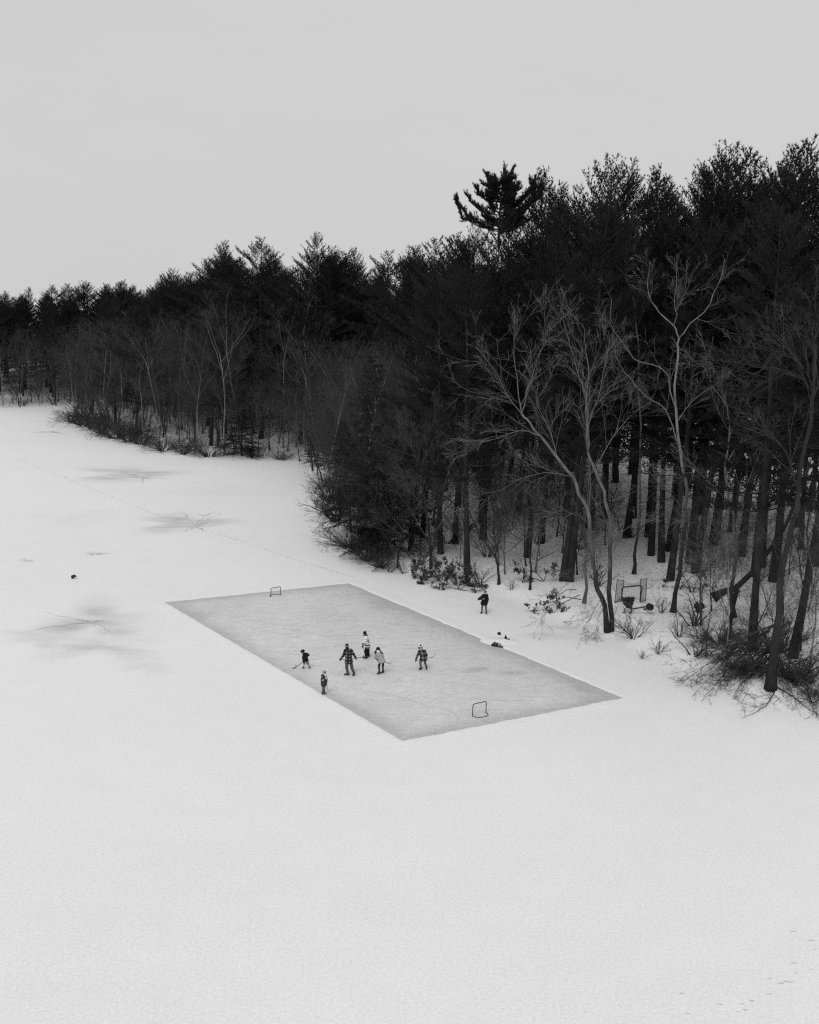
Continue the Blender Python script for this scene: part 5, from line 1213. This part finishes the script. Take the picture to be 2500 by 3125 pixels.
# snow heap with cap and boots on it
hc = on_z(1531, 1958); mb = MB(); nu_, nv_ = 40, 26
U_, V_ = np.meshgrid(np.linspace(-1.8, 1.8, nu_), np.linspace(-1.3, 1.3, nv_)); rr = np.sqrt((U_ / 1.7) ** 2 + (V_ / 1.2) ** 2)
hz = .16 * smooth01(1 - rr) + .03 * np.sin(U_ * 5) * np.sin(V_ * 6) * smooth01(1 - rr) - .012
I = np.arange(nu_ * nv_).reshape(nv_, nu_); mb.add(np.stack([U_, V_, hz], -1).reshape(-1, 3), None, np.stack([I[:-1, :-1], I[:-1, 1:], I[1:, 1:], I[1:, :-1]], -1).reshape(-1, 4))
tag(obj('snow_heap', mb, M['bank'], None, (hc[0], hc[1], gz(hc[0], hc[1]))), 'low white heap of shovelled snow beside the rink below the bystander', 'snow heap')
Yh = hc[1] + .1; q = lambda x, y, dy=0.0: on_y(1480 + x / 14.375, 1910 + y / 14.375, Yh + dy)
tag(blob('bag', [(q(590, 335, .1), q(640, 320, .1), .07, .085), (q(600, 345, .1), q(690, 380, .05), .07, .045)], .012, .03, M['black'], None, np.zeros(3)), 'small black bag lying at the back of the snow heap', 'bag')
tag(blob('winter_boot', [(q(920, 440, .1), q(915, 480, .1), .05, .05), (q(895, 525, .1), q(935, 525, .1), .065, .065)], .012, .03, M['black'], None, np.zeros(3)), 'black boot standing upright right of the snow heap', 'boot')
tag(blob('winter_boot', [(q(930, 580, 0), q(1000, 590, 0), .045, .045), (q(1000, 588, 0), q(1060, 585, 0), .04, .05)], .012, .02, M['black'], None, np.zeros(3)), 'black boot lying on its side in front of the upright boot', 'boot')
# weathered stump of driftwood frozen in the lake at left
q = lambda x, y: (200 + x / 28.75, 1730 + y / 28.75); g3 = on_z(*q(610, 1030)); w = lambda x, y, dy=0: on_y(*q(x, y), g3[1] + dy)
tag(blob('driftwood', [(w(590, 1020), w(580, 830), .05, .075), (w(600, 900), w(680, 960), .06, .07), (w(580, 830), w(780, 780), .08, .085), (w(780, 780), w(960, 830), .08, .03), (w(760, 800), w(840, 880), .06, .05)], .02, .04, M['bark'], None, np.zeros(3)), 'dark bent piece of driftwood frozen alone in the lake snow at left', 'driftwood')

print('counts', COUNT)
# ------------------------------------------------------------------ light
EL, AZ = math.radians(48), math.radians(200)
w = bpy.data.worlds.new('World'); S.world = w; w.use_nodes = True; nt = w.node_tree
bg = nt.nodes['Background']; sk = nt.nodes.new('ShaderNodeTexSky'); sk.sky_type = 'NISHITA'; sk.sun_disc = False; sk.sun_elevation = EL; sk.sun_rotation = AZ; sk.dust_density = 6; sk.air_density = 2
bw = nt.nodes.new('ShaderNodeRGBToBW'); nt.links.new(sk.outputs[0], bw.inputs[0])
cl = noise(nt, 2.2, 12.0, 'Generated', (1, 1, 3.5), .72)      # faint unevenness of the cloud layer
v = mth(nt, 'ADD', mth(nt, 'MULTIPLY', bw.outputs[0], .04), mth(nt, 'ADD', 6.15, mth(nt, 'MULTIPLY', mth(nt, 'SUBTRACT', cl, .5), .7)))
cc = nt.nodes.new('ShaderNodeCombineColor')
for i in range(3): nt.links.new(v, cc.inputs[i])
nt.links.new(cc.outputs[0], bg.inputs['Color']); bg.inputs['Strength'].default_value = .10
sd_ = bpy.data.lights.new('sun', 'SUN'); sd_.energy = 1.0; sd_.angle = math.radians(25); sd_.color = (1, 1, 1)
so = link('sun', sd_); so.rotation_euler = Vector((math.sin(AZ) * math.cos(EL), math.cos(AZ) * math.cos(EL), math.sin(EL))).to_track_quat('Z', 'Y').to_euler()
S.view_settings.view_transform = 'Standard'; S.view_settings.look = 'None'; S.view_settings.exposure = 0; S.view_settings.gamma = 1
S.cycles.use_denoising = False
S.cycles.max_bounces = 6; S.cycles.diffuse_bounces = 3; S.cycles.glossy_bounces = 2
S.cycles.filter_width = 1.3
